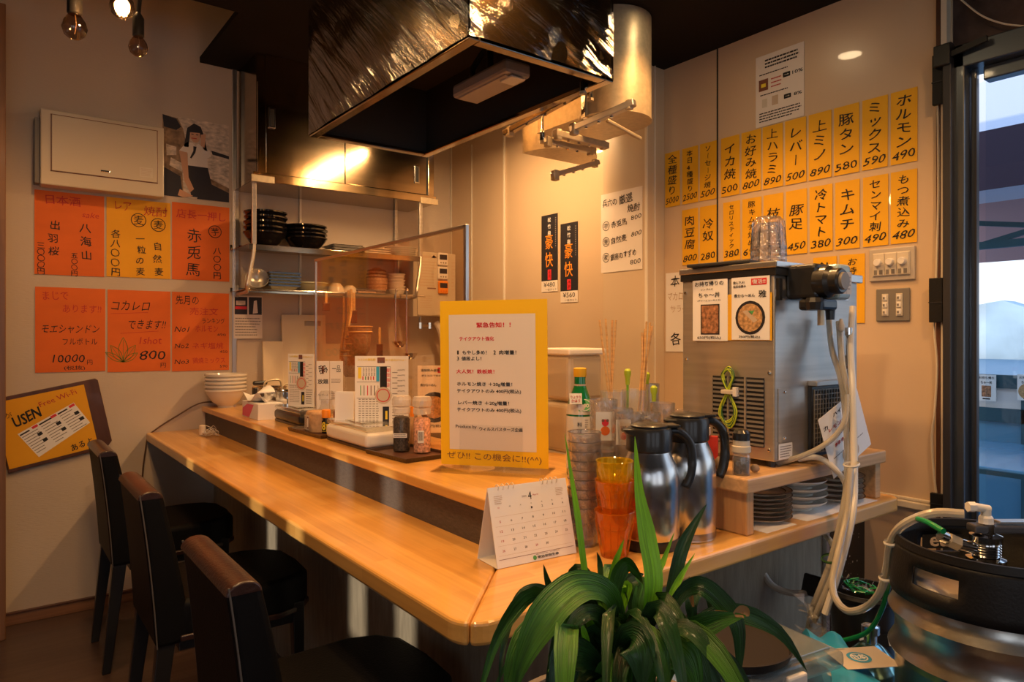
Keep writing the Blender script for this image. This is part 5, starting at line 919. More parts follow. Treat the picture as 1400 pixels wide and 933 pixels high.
t = thing('red_card_box', 'small red box standing between flask and dispenser', 'box', (1.58, 1.19, ST), -60); B().box(-.02, .02, -.01, .01, 0, .085).mk('box_body', 'redink', t, bevel=.002); B().box(-.03, .0, -.015, .005, .088, .108).mk('top_card', 'paper', t)
# ============================================================ drinks dispenser
MX, MY, MZ = 1.69, 1.065, ST+.018
MW, MD, MH = .446, .31, .536
D_ = thing('drinks_dispenser', 'tall stainless drinks dispenser with posters and tap head on wooden stand', 'dispenser', (MX, MY, ST))
def mk(b, name, mat, **k): return b.mk(name, mat, D_, **k)
f0z = MZ-ST
mk(B().box(0, MW, 0, MD, f0z, f0z+MH-.03), 'cabinet_body', 'steel', bevel=.004)
mk(B().box(-.006, MW+.01, -.008, MD+.004, f0z+MH-.032, f0z+MH-.012), 'lid_edge', 'black', bevel=.002)
mk(B().box(-.010, MW*.80, -.012, MD+.006, f0z+MH-.012, f0z+MH+.006).box(MW*.78, MW+.012, -.012, MD+.006, f0z+MH-.035, f0z+MH-.010), 'lid', 'alu', bevel=.003)
for x in (.03, MW-.03):
    for y in (.03, MD-.03): mk(B().lathe([(.012, 0), (.012, f0z)], 12, (x, y, 0)), 'foot', 'black')
mk(B().box(.004, MW-.06, -.003, 0, f0z+MH-.09, f0z+MH-.07), 'trim_strip', 'alu', bevel=.001); mk(B().box(.004, .02, -.012, 0, f0z+MH-.10, f0z+MH-.04), 'hinge', 'black', bevel=.002)
# side (left face, normal -x): helper in that frame
def side(u, v): return (0, MD-u*MD, f0z+v)          # u from left edge, v up
for u, v in ((.05, .03), (.95, .03), (.05, .27), (.95, .24), (.04, .47), (.93, .47)):
    mk(B().lathe([(.0055, 0), (.004, .004), (.001, .0045)], 10).xf(Matrix.Translation(side(u, v)) @ Matrix.Rotation(R(-90), 4, 'Y')), 'screw', 'chrome')
gy0, gy1 = MD-.36*MD, MD-.90*MD
mk(B().box(-.002, .002, gy1, gy0, f0z+.035, f0z+.225), 'vent_recess', 'blackm')
for k in range(15):
    mk(B().box(-.005, -.001, gy1, gy0, f0z+.038+k*.0125, f0z+.0438+k*.0125), 'vent_slat', 'greyp')
for y in (gy1+(gy0-gy1)/3, gy1+(gy0-gy1)*2/3): mk(B().box(-.0075, 0, y-.003, y+.003, f0z+.035, f0z+.225), 'vent_bar', 'steel')
def FP(name, px0, py0, px1, py1, mat, X=MX-.004, t=.001):
    a, c = onX(px0, py0, X), onX(px1, py1, X); o = Vector((X, (a.y+c.y)/2, (a.z+c.z)/2))-Vector(D_.location)
    return Sheet(name, None, None, o, a.y-c.y, a.z-c.z, mat, -90, 0, None, t, parent=D_)
s = FP('yellow_backing', 979, 404, 1055.5, 466, 'yellow', MX-.0025); s.done()
s = FP('poster', 947.5, 382, 995, 466.5, 'paperw'); s.t_('お持ち帰りの', .48, .09, .82, .075, bold=.012).t_('シンプルに', .42, .18, .36, .03, bold=.01).t_('ちゃ〜丼', .48, .27, .62, .08, bold=.012).t_('(チャーシューライス)', .48, .36, .66, .03, bold=.01).q(.24, .42, .78, .90, 'photoL').q(.27, .44, .75, .88, 'food', .0002).t_('650円(税込)', .48, .95, .68, .055, bold=.012); s.done()
s = FP('poster', 1000.5, 378, 1052.5, 465, 'paperw'); s.t_('飲んで〆!', .2, .11, .3, .05, bold=.02).t_('当店自慢の', .22, .17, .34, .04, bold=.02).q(.53, .06, .93, .16, 'red').t_('復活!!', .73, .11, .34, .07, 'paperw', .02, d=.0003).t_('煮から〜めん', .35, .315, .56, .055, bold=.02).t_('雅', .82, .30, .20, .11, bold=.01)
s.disc(.5, .66, .047, 'photoL').disc(.5, .66, .039, 'foodl', .0003).poly([(.30, .56), (.44, .54), (.70, .70), (.60, .74)], 'tanink', .0005).poly([(.45, .56), (.62, .55), (.55, .62)], 'green2', .0005).t_('750円(税込)', .48, .955, .56, .05, bold=.012); s.done()
# front face (normal -y)
fx = lambda px, py: onY(px, py, MY-.002)-Vector(D_.location)
a, c = fx(1105, 528), fx(1152, 616)
mk(B().box(a.x, c.x+.03, -.012, 0, c.z, a.z), 'filter_frame', 'black', bevel=.003); mk(B().box(a.x, c.x+.03, -.028, 0, a.z, a.z+.014), 'filter_hood', 'steel', bevel=.002)
b = B()
for i in range(14):
    z = c.z+.012+(a.z-c.z-.024)*i/13; b.box(a.x+.01, c.x+.02, -.0150, -.012, z-.0012, z+.0012)
for i in range(14):
    x = a.x+.012+(c.x+.01-a.x)*i/13; b.box(x-.0012, x+.0012, -.0155, -.012, c.z+.01, a.z-.01)
mk(b, 'filter_mesh', 'greyp')['kind'] = 'stuff'
a, c = fx(1064, 532), fx(1080, 603)
mk(B().box(a.x, c.x, -.003, 0, c.z, a.z), 'access_plate', 'steel', bevel=.001)
for z in (a.z-.01, c.z+.01): mk(B().lathe([(.0045, 0), (.003, .004), (.001, .0045)], 10).xf(Matrix.Translation(((a.x+c.x)/2, -.003, z)) @ Matrix.Rotation(R(90), 4, 'X')), 'screw', 'chrome')
a, c = fx(1064.5, 608), fx(1083, 626); s = Sheet('rating_label', None, None, ((a.x+c.x)/2, -.002, (a.z+c.z)/2), c.x-a.x, a.z-c.z, 'paperw', parent=D_, t=.0006, asname='label'); s.fine(.08, .1, .92, .9, 5); s.done()
# tap head
th_ = bpy.data.objects.new('tap_head', None); COL.objects.link(th_); th_.parent = D_; p = onY(1128, 393, MY-.11)-Vector(D_.location); th_.location = (p.x+.038, -.06, p.z+.016)
B().box(-.045, .04, -.03, .06, -.045, .05).mk('pump_housing', 'black', th_, bevel=.012, seg=3)
B().lathe([(.042, 0), (.042, .03), (.034, .04), (.034, .06), (.030, .064), (.001, .064)], 28).xf(Matrix.Translation((-.012, -.02, .0)) @ Matrix.Rotation(R(90), 4, 'X')).mk('dial', 'black', th_, smooth=True)
B().lathe([(.024, 0), (.022, .008), (.001, .009)], 24).xf(Matrix.Translation((-.012, -.083, .0)) @ Matrix.Rotation(R(90), 4, 'X')).mk('dial_cap', 'greyp', th_, smooth=True)
B().box(.035, .100, -.05, .055, -.045, .052).mk('clear_cover', 'blueish', th_, bevel=.012, seg=3)
s = Sheet('cover_label', None, None, (.068, -.0515, .0), .056, .06, 'lightgrey', parent=th_, t=.0006, asname='label'); s.fine(.1, .15, .45, .85, 4).fine(.55, .15, .9, .85, 4).q(.49, 0, .51, 1, 'greyp'); o = s.done()
o.parent = None; [setattr(ch, 'parent', D_) for ch in list(o.children)]
for ch in [x for x in D_.children if x.name.startswith(('label', 'lettering', 'print')) and x.matrix_local.translation.length < 1e-6]: ch.location = Vector(th_.location)+Vector((.068, -.0515, 0))
bpy.data.objects.remove(o)
B().box(-.05, .03, -.05, .02, -.075, -.045).mk('valve_body', 'black', th_, bevel=.008); B().lathe([(.02, -.02), (.024, 0), (.02, .012)], 10, (-.055, -.03, -.055)).mk('valve_knob', 'black', th_); B().lathe([(.009, -.04), (.009, 0)], 12, (-.022, -.03, -.075)).mk('outlet', 'galv', th_, smooth=True); B().lathe([(.011, -.03), (.013, 0)], 12, (.025, -.03, -.07)).mk('outlet', 'black', th_, smooth=True)
# tilted card in front of the dispenser
P_ = [onY(x, y, MY-.07) for x, y in ((1112, 581), (1166, 537), (1197, 608), (1143, 641))]; cc_ = sum(P_, Vector())/4; an = math.atan2(P_[1].z-P_[0].z, P_[1].x-P_[0].x)
s = Sheet('price_card', 'tilted laminated white price card leaning behind the hoses', 'card', cc_, (P_[1]-P_[0]).length, (P_[0]-P_[3]).length, 'paperw', 0, 0, rot=(R(-4), -an, 0))
s.t_('ハイボール？', .62, .10, .6, .07, bold=.02).t_('カ', .1, .2, .1, .07, bold=.02); [s.t_(w_, .48, .27+k*.14, .66-.05*k, .06, 'redink' if k % 2 == 0 else 'ink', .02) for k, w_ in enumerate(('レモンサワー', 'ウーロンハイ', '緑茶ハイ'))]; s.disc(.38, .82, .018, 'foodl').disc(.62, .86, .018, 'tanink').fine(.1, .7, .9, .74, 1); s.done()
# black tray and upturned glasses on top
ZT = ST+f0z+MH+.0065
t = thing('black_tray', 'thin black tray lying on top of the dispenser', 'tray', (MX+.12, MY+.19, ZT), 8); B().box(-.14, .12, -.10, .10, 0, .010).mk('tray_body', 'blackm', t, bevel=.003); B().box(-.10, .16, -.13, .08, -.0, .0012).mk('paper_liner', 'paperw', t)
q = onD(1060, 336, 2.17)
for k in range(3):
    t = thing('upturned_tumbler', ['clear upturned tumbler under two others on the dispenser', 'middle clear tumbler of the upturned stack on dispenser', 'topmost clear tumbler of the upturned stack on dispenser'][k], 'glass', (MX+.150, MY+.115, ZT+.010+k*.020), 0, 'clear tumblers stacked upside down on the dispenser')
    b = B(); n = 10; b.lathe([(.050, 0), (.051, .012), (.046, .05), (.044, .085), (.034, .098), (.001, .098)], n).mk('glass_body', 'cutglass', t)
    b = B()
    for j in range(n): a_ = 2*PI*j/n; b.bar((.050*math.cos(a_), .050*math.sin(a_), .004), (.044*math.cos(a_), .044*math.sin(a_), .084), .004)
    b.lathe([(.052, .0), (.053, .005), (.052, .01)], n, closed=False); b.mk('ridges', 'glass', t)['kind'] = 'stuff'
# hanging earth cable bundle
p = onX(995, 507, MX-.012); t = thing('earth_cable', 'coiled yellow and green cable tied to the dispenser side', 'cable', (p.x, p.y, p.z-.06)); 
for mt, cnt, sd in (('ygcable', 4, 3), ('ygdark', 3, 8)):
    rnd = random.Random(sd)
    for k in range(cnt):
        o_ = rnd.uniform(-.008, .008); w1, w2 = rnd.uniform(.012, .022), rnd.uniform(.02, .036); b0 = rnd.uniform(-.11, -.085)
        B().tube([(rnd.uniform(-.004, .004), o_*.4, .0), (0, w1, .045), (0, o_, .072-rnd.random()*.01), (0, -w1, .045), (rnd.uniform(-.004, .004), -o_*.4, .0), (0, w2, -.06), (0, o_, b0), (0, -w2, -.055), (0, o_*.4, .0)], .0022, 6, 5).mk('cable_loop', mt, t, smooth=True)
B().box(-.012, .010, -.018, .016, -.006, .006).mk('cable_clip', 'cream', t, bevel=.002); B().box(-.004, .012, -.030, -.018, -.012, .014).mk('adhesive_mount', 'white', t, bevel=.001)
# ============================================================ hoses
def hose(name, label, pts, r_, mat, cat='hose'):
    P_ = [onD(*q) for q in pts]; t = thing(name, label, cat, P_[0]); B().tube([q-P_[0] for q in P_], r_, 10, 6).mk('tube', mat, t, smooth=True); return t
hose('clear_hose', 'clear hose falling from the left tap outlet to the floor', [(1133, 436, 1.98), (1138, 480, 1.96), (1150, 520, 1.93), (1157, 580, 1.92), (1158, 650, 1.9), (1152, 700, 1.86), (1135, 770, 1.84), (1112, 830, 1.84), (1105, 862, 1.86)], .0085, 'hose')
hose('clear_hose', 'clear hose falling straight from the right tap outlet', [(1147, 440, 1.96), (1152, 500, 1.92), (1162, 560, 1.9), (1163, 640, 1.87), (1160, 700, 1.83), (1148, 760, 1.8), (1125, 820, 1.8), (1112, 850, 1.82)], .0085, 'hose')
hose('clear_hose', 'clear rightmost hose of the bundle below the clear cover', [(1166, 420, 1.98), (1163, 470, 1.94), (1166, 540, 1.88), (1168, 640, 1.85), (1166, 700, 1.8), (1150, 770, 1.78), (1128, 840, 1.78)], .009, 'hosew')
hose('loop_hose', 'hose curving from under the dispenser into the bundle', [(1062, 634, 1.93), (1090, 626, 1.90), (1118, 614, 1.89), (1140, 598, 1.88), (1155, 575, 1.87), (1158, 540, 1.88)], .0075, 'hose')
hose('loop_hose', 'hose arching from the stand edge down into the bundle', [(1092, 628, 1.96), (1118, 626, 1.92), (1140, 640, 1.90), (1156, 662, 1.90), (1162, 700, 1.87), (1150, 760, 1.85), (1128, 830, 1.85)], .008, 'hosew')
hose('drain_hose', 'white hose looping out beneath the worktop front', [(1038, 752, 2.12), (1040, 775, 2.08), (1055, 800, 2.05), (1080, 811, 2.02), (1112, 810, 2.0), (1125, 800, 2.0)], .010, 'hosew')
hose('drain_hose', 'short pale hose curving from the worktop edge to the bundle', [(1121, 727, 1.98), (1135, 740, 1.95), (1142, 762, 1.9), (1130, 800, 1.88), (1118, 840, 1.88)], .008, 'hose')
hose('keg_hose', 'clear hose running from the keg coupler down and into the bundle', [(1318, 703, 1.345), (1275, 702, 1.37), (1235, 718, 1.40), (1218, 742, 1.44), (1212, 780, 1.48), (1203, 810, 1.52), (1185, 830, 1.58), (1160, 836, 1.62), (1143, 820, 1.68), (1138, 795, 1.72), (1145, 760, 1.75), (1158, 700, 1.80), (1163, 640, 1.83)], .0085, 'hose')
hose('gas_hose', 'green gas hose from the keg coupler down to the gas bottle', [(1290, 727, 1.30), (1262, 712, 1.36), (1240, 712, 1.42), (1222, 742, 1.47), (1217, 790, 1.5), (1205, 835, 1.55), (1185, 865, 1.6), (1150, 877, 1.66)], .0055, 'hoseg')
for k, (px, py, D0, m_, w_) in enumerate(((1164, 635, 1.84, 'hosew', 10), (1136, 764, 1.83, 'ygdark', 12), (1219, 742, 1.43, 'hosew', 9), (1212, 790, 1.47, 'hosew', 9), (1214, 700, 1.43, 'hosew', 1))[:4]):
    q = onD(px, py, D0); t = thing('cable_tie', ['white tie around the hose bundle under the card', 'green clip around the hoses below the worktop', 'upper pale tie joining keg hose and gas hose', 'lower pale tie joining keg hose and gas hose'][k], 'cable tie', q); r_ = w_*D0/F
    B().lathe([(r_, -.004), (r_+.002, 0), (r_, .004)], 16, closed=False).xf(Matrix.Rotation(R(-15), 4, 'Y')).mk('band', m_, t, smooth=True); B().box(r_, r_+.012, -.003, .003, -.003, .003).mk('tie_head', m_, t)
q = onD(1160, 475, 1.95); t = thing('metal_coupling', 'metal hose coupling with red ring hanging below tap head', 'coupling', q)
B().lathe([(.008, -.09), (.008, -.06), (.012, -.055), (.012, -.025), (.007, -.02), (.007, .03), (.010, .035), (.010, .055)], 14).mk('coupling_body', 'chrome', t, smooth=True, angle=25); B().lathe([(.009, -.105), (.009, -.09)], 14).mk('red_ring', 'red', t); B().box(.006, .024, -.004, .004, -.045, -.035).mk('thumb_lever', 'chrome', t, bevel=.002)
q = onD(1150, 446, 1.93); t = thing('rubber_plug', 'small cream plug hanging beside the outlets', 'plug', q); B().lathe([(.001, -.018), (.008, -.012), (.010, .0), (.006, .012), (.004, .02)], 12).mk('plug_body', 'cream', t, smooth=True)
# ============================================================ keg with coupler
KD = 1.36; kc_ = onD(1362, 742, KD); KR = .180; KZ = kc_.z
K = thing('beer_keg', 'steel beer keg with black rubber collar standing right of the bar', 'keg', (kc_.x, kc_.y, KZ-.53))
z = lambda a: .53+a
B().lathe([(KR*.90, 0), (KR*.92, z(-.42)), (KR*.97, z(-.40)), (KR*.97, z(-.385)), (KR*1.0, z(-.375)), (KR*1.035, z(-.362)), (KR*1.0, z(-.349)), (KR*.97, z(-.34)), (KR*.97, z(-.245)), (KR*1.0, z(-.235)), (KR*1.04, z(-.222)), (KR*1.0, z(-.209)), (KR*.97, z(-.198)), (KR*.97, z(-.168)), (KR*1.0, z(-.158)), (KR*1.04, z(-.145)), (KR*1.0, z(-.132)), (KR*.97, z(-.122)), (KR*.97, z(-.105)), (KR*.90, z(-.095)), (KR*.75, z(-.08)), (KR*.3, z(-.07)), (.001, z(-.07))], 64).mk('keg_body', 'keg', K, smooth=True, angle=50)
n = 72; b = B(); zs = [-.108, -.09, -.072, -.038, -.022, -.01]; vs = []
rr = [KR*1.0, KR*1.0, KR*.99, KR*.975, KR*.965, KR*.95]
face = math.atan2(-kc_.y, -kc_.x)
slots = [face+R(-31), face+R(95), face+R(215)]
for zz, r_ in zip(zs, rr):
    for k in range(n): a_ = 2*PI*k/n; vs.append((r_*math.cos(a_), r_*math.sin(a_), z(zz)))
fs = []
for j in range(len(zs)-1):
    for k in range(n):
        a_ = 2*PI*(k+.5)/n
        if j == 2 and any(abs((a_-s_+PI) % (2*PI)-PI) < R(15) for s_ in slots): continue
        fs.append((j*n+k, j*n+(k+1) % n, (j+1)*n+(k+1) % n, (j+1)*n+k))
b.add(vs, fs).mk('rubber_collar', 'rubber', K, smooth=True, angle=60, solid=.007)
B().lathe([(KR*.92, z(-.012)), (KR*.935, z(.002)), (KR*.97, z(.002)), (KR*.985, z(-.012))], 64, closed=False).mk('rim', 'rubber', K, smooth=True)
s = Sheet('embossed_logo', None, None, (.09, .13, z(-.045)), .09, .03, 'rubber', rz=-37, parent=K, t=.0008, asname='backing'); s.t_('eu', .4, .5, .45, .7, 'tanink', .03).disc(.82, .5, .012, 'blue'); s.done()
t = thing('keg_coupler', 'chrome keg coupler with black lever and clear elbow on the keg', 'coupler', (kc_.x-.022, kc_.y+.01, KZ-.07))
B().lathe([(.05, 0), (.05, .008), (.03, .012), (.026, .03), (.034, .034), (.034, .042), (.022, .046), (.022, .07), (.028, .074), (.028, .086), (.016, .09), (.016, .11)], 28).mk('coupler_body', 'chrome', t, smooth=True, angle=25)
b = B()
for k in range(5): b.lathe([(.024, .047+k*.005), (.026, .0495+k*.005), (.024, .052+k*.005)], 20, closed=False)
b.mk('spring', 'chrome', t, smooth=True)
fwd = Vector((SY, CY, 0)); rgt = Vector((CY, -SY, 0))
B().bar(Vector((-.03*rgt.x, -.03*rgt.y, .10)), rgt*.14+Vector((0, 0, .098)), .030, .016).mk('lever', 'keglever', t, bevel=.004); B().bar(rgt*.11+Vector((0, 0, .10)), rgt*.19+Vector((0, 0, .098)), .034, .026).mk('lever_grip', 'keglever', t, bevel=.006); B().bar(rgt*.02+Vector((0, 0, .112)), rgt*.15+Vector((0, 0, .112)), .022, .006).mk('lever_plate', 'alu', t, bevel=.002)
B().tube([rgt*-.02+Vector((0, 0, .06)), rgt*-.05+Vector((0, 0, .068)), rgt*-.09+Vector((0, 0, .085))], .011, 12).mk('gas_inlet', 'chrome', t, smooth=True); B().tube([rgt*-.055+Vector((0, 0, .069)), rgt*-.075+Vector((0, 0, .078))], .015, 6).mk('inlet_nut', 'galv', t)
B().tube([(0, 0, .105), (0, 0, .138)], .009, 12).mk('outlet_stem', 'hosew', t, smooth=True); B().tube([rgt*.006+Vector((0, 0, .136)), rgt*-.028+Vector((0, 0, .142))], .008, 12).mk('elbow', 'hosew', t, smooth=True); B().lathe([(.011, .10), (.0125, .104), (.0125, .120), (.010, .124)], 10).mk('elbow_nut', 'white', t); B().lathe([(.010, 0), (.010, .014)], 6).xf(Matrix.Translation(rgt*-.022+Vector((0, 0, .141))) @ Matrix.Rotation(R(-YAW), 4, 'Z') @ Matrix.Rotation(R(-90), 4, 'Y')).mk('hose_nut', 'white', t)
t = thing('keg_crate', 'dark crate under the keg, below the frame', 'crate', (kc_.x, kc_.y, 0)); kh = KZ-.53
B().box(-.2, .2, -.2, .2, 0, kh).mk('crate_body', 'blackm', t, bevel=.01)
# ============================================================ bucket, gas bottle, bag, storage box
q = onD(1180, 805, 1.78); t = thing('black_bucket', 'black bucket with crumpled green wrapping inside, below the speckled board', 'bucket', (q.x, q.y, q.z-.30)); BZ = q.z-.30
B().lathe([(.065, 0), (.078, .28), (.082, .285), (.082, .30), (.075, .30), (.072, .28), (.060, .01), (.001, .01)], 32).mk('bucket_body', 'black', t, smooth=True); B().lathe([(.0835, .285), (.087, .292), (.0835, .299)], 32, closed=False).mk('rim', 'black', t)
rnd = random.Random(3); b = B()
for k in range(26):
    a_, r_ = rnd.uniform(0, 6.28), rnd.uniform(0, .055); x, y, z0 = r_*math.cos(a_), r_*math.sin(a_), .285+rnd.uniform(0, .03); b.add([(x+rnd.uniform(-.02, .02), y+rnd.uniform(-.02, .02), z0+rnd.uniform(-.015, .015)) for _ in range(3)], [(0, 1, 2)])
b.mk('crumpled_wrapping', 'bagf', t)['kind'] = 'stuff'; b = B()
for k in range(9):
    a_ = rnd.uniform(0, 6.28); b.tube([(.05*math.cos(a_+j*.6)*rnd.uniform(.4, 1), .05*math.sin(a_+j*.6)*rnd.uniform(.4, 1), .295+rnd.uniform(0, .02)) for j in range(4)], .0022, 5, 3)
b.mk('green_strands', 'hoseg', t, smooth=True)['kind'] = 'stuff'
s = Sheet('bucket_label', None, None, (-.048, -.062, .20), .10, .03, 'black', rz=-37, parent=t, t=.0005, asname='label'); s.poly([(.0, .1), (.3, .0), (.28, .9), (.05, .8)], 'paperw').poly([(.7, .1), (1, .2), (.95, 1), (.75, .9)], 'paperw'); s.done()
q = onD(1190, 873, 1.62); t = thing('gas_bottle', 'shiny blue-green gas bottle shoulder beside the keg', 'gas bottle', (q.x, q.y, q.z-.50))
B().lathe([(.062, 0), (.064, .40), (.060, .435), (.045, .465), (.025, .485), (.016, .49)], 32).mk('bottle_body', 'gas', t, smooth=True); B().lathe([(.014, .485), (.014, .51), (.020, .512), (.020, .53), (.010, .535)], 16).mk('valve', 'chrome', t, smooth=True)
# equipment platform carrying these (hidden below the frame)
q = onD(1190, 873, 1.62)
for nm, lab, x, y, r_, h_ in (('bottle_crate', 'low dark crate under the gas bottle, below the frame', q.x, q.y, .07, q.z-.50), ('bucket_stool', 'low dark stool under the bucket, below the frame', onD(1180, 805, 1.78).x, onD(1180, 805, 1.78).y, .07, BZ)):
    t = thing(nm, lab, 'crate', (x, y, 0)); B().box(-r_, r_, -r_, r_, 0, h_).mk('crate_body', 'blackm', t, bevel=.005)
# storage box with round tray
BT = .765
sbx, sby, bx, by = 1.112, .818, .44, .225
t = thing('storage_box', 'clear plastic storage box with lid below the worktop', 'storage box', (sbx, sby, BT-.28), -8)
B().box(-bx/2+.012, bx/2-.012, -by/2+.012, by/2-.012, 0, .245).mk('box_body', 'boxp', t, bevel=.02, seg=4); B().box(-bx/2, bx/2, -by/2, by/2, .245, .28).mk('lid', 'boxp', t, bevel=.012, seg=4); B().box(-bx/2+.02, bx/2-.02, -by/2+.02, by/2-.02, .279, .284).mk('lid_panel', 'boxp', t, bevel=.002); B().box(.05, .10, -by/2-.008, -by/2+.004, .20, .27).mk('clip', 'white', t, bevel=.004); B().box(-bx/2+.03, bx/2-.03, -by/2+.03, by/2-.03, .01, .14).mk('contents', 'tanink', t, bevel=.02)
t = thing('round_tray', 'dark brown round tray lying on the clear storage box', 'tray', (1.135, .815, BT+.0045))
B().lathe([(.108, 0), (.113, .004), (.120, .020), (.117, .021), (.110, .007), (.001, .006)], 56).mk('tray_body', 'pan', t, smooth=True, angle=50)
t = thing('box_table', 'low dark table under the storage box, below the frame', 'table', (sbx, sby, 0), -8); B().box(-bx/2, bx/2, -by/2, by/2, BT-.31, BT-.281).mk('table_top', 'woodd', t)
for x in (-bx/2+.01, bx/2-.04):
    for y in (-by/2+.01, by/2-.04): B().box(x, x+.03, y, y+.03, 0, BT-.31).mk('leg', 'woodd', t)
# turquoise bag
P_ = [(1085, 850, 1.78), (1150, 866, 1.70), (1245, 925, 1.52), (1215, 960, 1.42), (1100, 960, 1.42), (1060, 880, 1.65)]
V_ = [onD(*q) for q in P_]; zt = .69; t = thing('turquoise_bag', 'turquoise and green printed bag lying between storage box and keg', 'bag', (V_[0].x, V_[0].y, zt-.14))
b = B(); nu, nv = 14, 10; A0, A1, A2, A3 = [Vector((*onZ(x, y, zt).xy, 0)) for x, y in ((1092, 848), (1140, 858), (1245, 952), (1130, 990))]; vs = []
for j in range(nv+1):
    for i in range(nu+1):
        u_, v_ = i/nu, j/nv; p = A0.lerp(A1, u_).lerp(A3.lerp(A2, u_), v_); e = min(u_, 1-u_, v_, 1-v_)*2; vs.append((p.x-V_[0].x, p.y-V_[0].y, .14-.06*(1-min(1, e*3))**2+.006*math.sin(9*u_+5*v_)+.004*math.sin(17*v_-8*u_)))
fs = [(j*(nu+1)+i, j*(nu+1)+i+1, (j+1)*(nu+1)+i+1, (j+1)*(nu+1)+i) for j in range(nv) for i in range(nu)]
b.add(vs, fs).mk('bag_top', 'bag', t, smooth=True, solid=.004); m_ = B(); ed = [A0, A1, A2, A3]
m_.tube([(p.x-V_[0].x, p.y-V_[0].y, .085) for p in (A1, A1.lerp(A2, .3), A1.lerp(A2, .6), A2)], .016, 8, 3).mk('green_edge', 'bagg', t, smooth=True)
B().prism([(p.x-V_[0].x, p.y-V_[0].y) for p in (A0, A3, A2, A1)], .0, .085).mk('bag_body', 'bag', t, bevel=.02)
cq = A0.lerp(A2, .62); s = Sheet('round_print', None, None, (cq.x-V_[0].x, cq.y-V_[0].y, .150), .12, .09, 'lightgrey', parent=t, rot=(R(-90), 0, R(-30)), t=.001, asname='label'); s.disc(.45, .5, .024, 'bag').ring(.45, .5, .016, .003, 'paperw', d=.0003).t_('日本', .45, .5, .2, .24, 'paperw', .03, d=.0005).fine(.05, .02, .4, .12, 1); s.done()
t = thing('bag_crate', 'dark crate under the turquoise bag, below the frame', 'crate', (V_[0].x, V_[0].y, 0)); cm = (A0+A1+A2+A3)/4; B().box(cm.x-V_[0].x-.06, cm.x-V_[0].x+.04, cm.y-V_[0].y-.06, cm.y-V_[0].y+.06, 0, zt-.14).mk('crate_body', 'blackm', t)
q = onD(1110, 845, 1.8)
t = thing('crumpled_film', 'crumpled clear film lying by the hoses behind the bag', 'film', (q.x, q.y, q.z-.03)); b = B(); rnd = random.Random(11)
for k in range(30): x, y, z0 = rnd.gauss(0, .03), rnd.gauss(0, .02), rnd.uniform(0, .06); b.add([(x+rnd.uniform(-.025, .025), y+rnd.uniform(-.02, .02), z0+rnd.uniform(-.02, .02)) for _ in range(3)], [(0, 1, 2)])
b.mk('film_folds', 'bagf', t)['kind'] = 'stuff'
t = thing('pump_unit', 'small black pump where the drain hose ends under the worktop', 'pump', onD(1128, 806, 2.02)); B().box(-.06, .03, -.03, .04, -.03, .03).xf(Matrix.Rotation(R(20), 4, 'Y')).mk('pump_body', 'black', t, bevel=.006); B().tube([(.0, 0, .01), (.06, -.01, .03)], .014, 10).mk('green_collar', 'ygdark', t, smooth=True)
# ============================================================ plant
PB = onD(838, 985, .86); t = PL = thing('leafy_plant', 'potted plant with long arching glossy strap leaves before the bar corner', 'plant', (PB.x, PB.y, PB.z))
def leaf(pts, w, mat, tw=0, prof=None, fold=.25, smooth=6, tip=True):
    P_ = spline([onD(*q)-PB if not isinstance(q, Vector) else q for q in pts], smooth); n = len(P_); vs = []
    for i, p in enumerate(P_):
        u_ = i/(n-1); d = (P_[min(i+1, n-1)]-P_[max(i-1, 0)]).normalized(); ang = R(tw[0]+(tw[1]-tw[0])*u_) if isinstance(tw, tuple) else R(tw)
        vw = (O3-(p+PB)).normalized(); a_ = d.cross(vw)
        if a_.length < .05: a_ = rgt.copy()
        a_.normalize(); a_ = Matrix.Rotation(ang, 3, d) @ a_; nn = a_.cross(d).normalized()
        ww = w*(prof(u_) if prof else min(1, .35+1.6*u_)*min(1, (1-u_)*2.6+.02))/2
        vs += [p-a_*ww+nn*ww*fold, p-a_*ww*.5+nn*ww*fold*.3, p-nn*ww*.06, p+a_*ww*.5+nn*ww*fold*.3, p+a_*ww+nn*ww*fold]
    fs = [(i*5+k, i*5+k+1, i*5+6+k, i*5+5+k) for i in range(n-1) for k in range(4)]
    o = B().add(vs, fs).mk('leaf', mat, PL, smooth=True, angle=180); uvl = o.data.uv_layers.new(name='uv'); sd = random.random()*9
    for lp in o.data.loops: vi = lp.vertex_index; uvl.data[lp.index].uv = ((vi % 5)/4+sd, (vi//5)/(n-1)+sd)
    return o
px_w = lambda w, D0=.88: w*D0/F
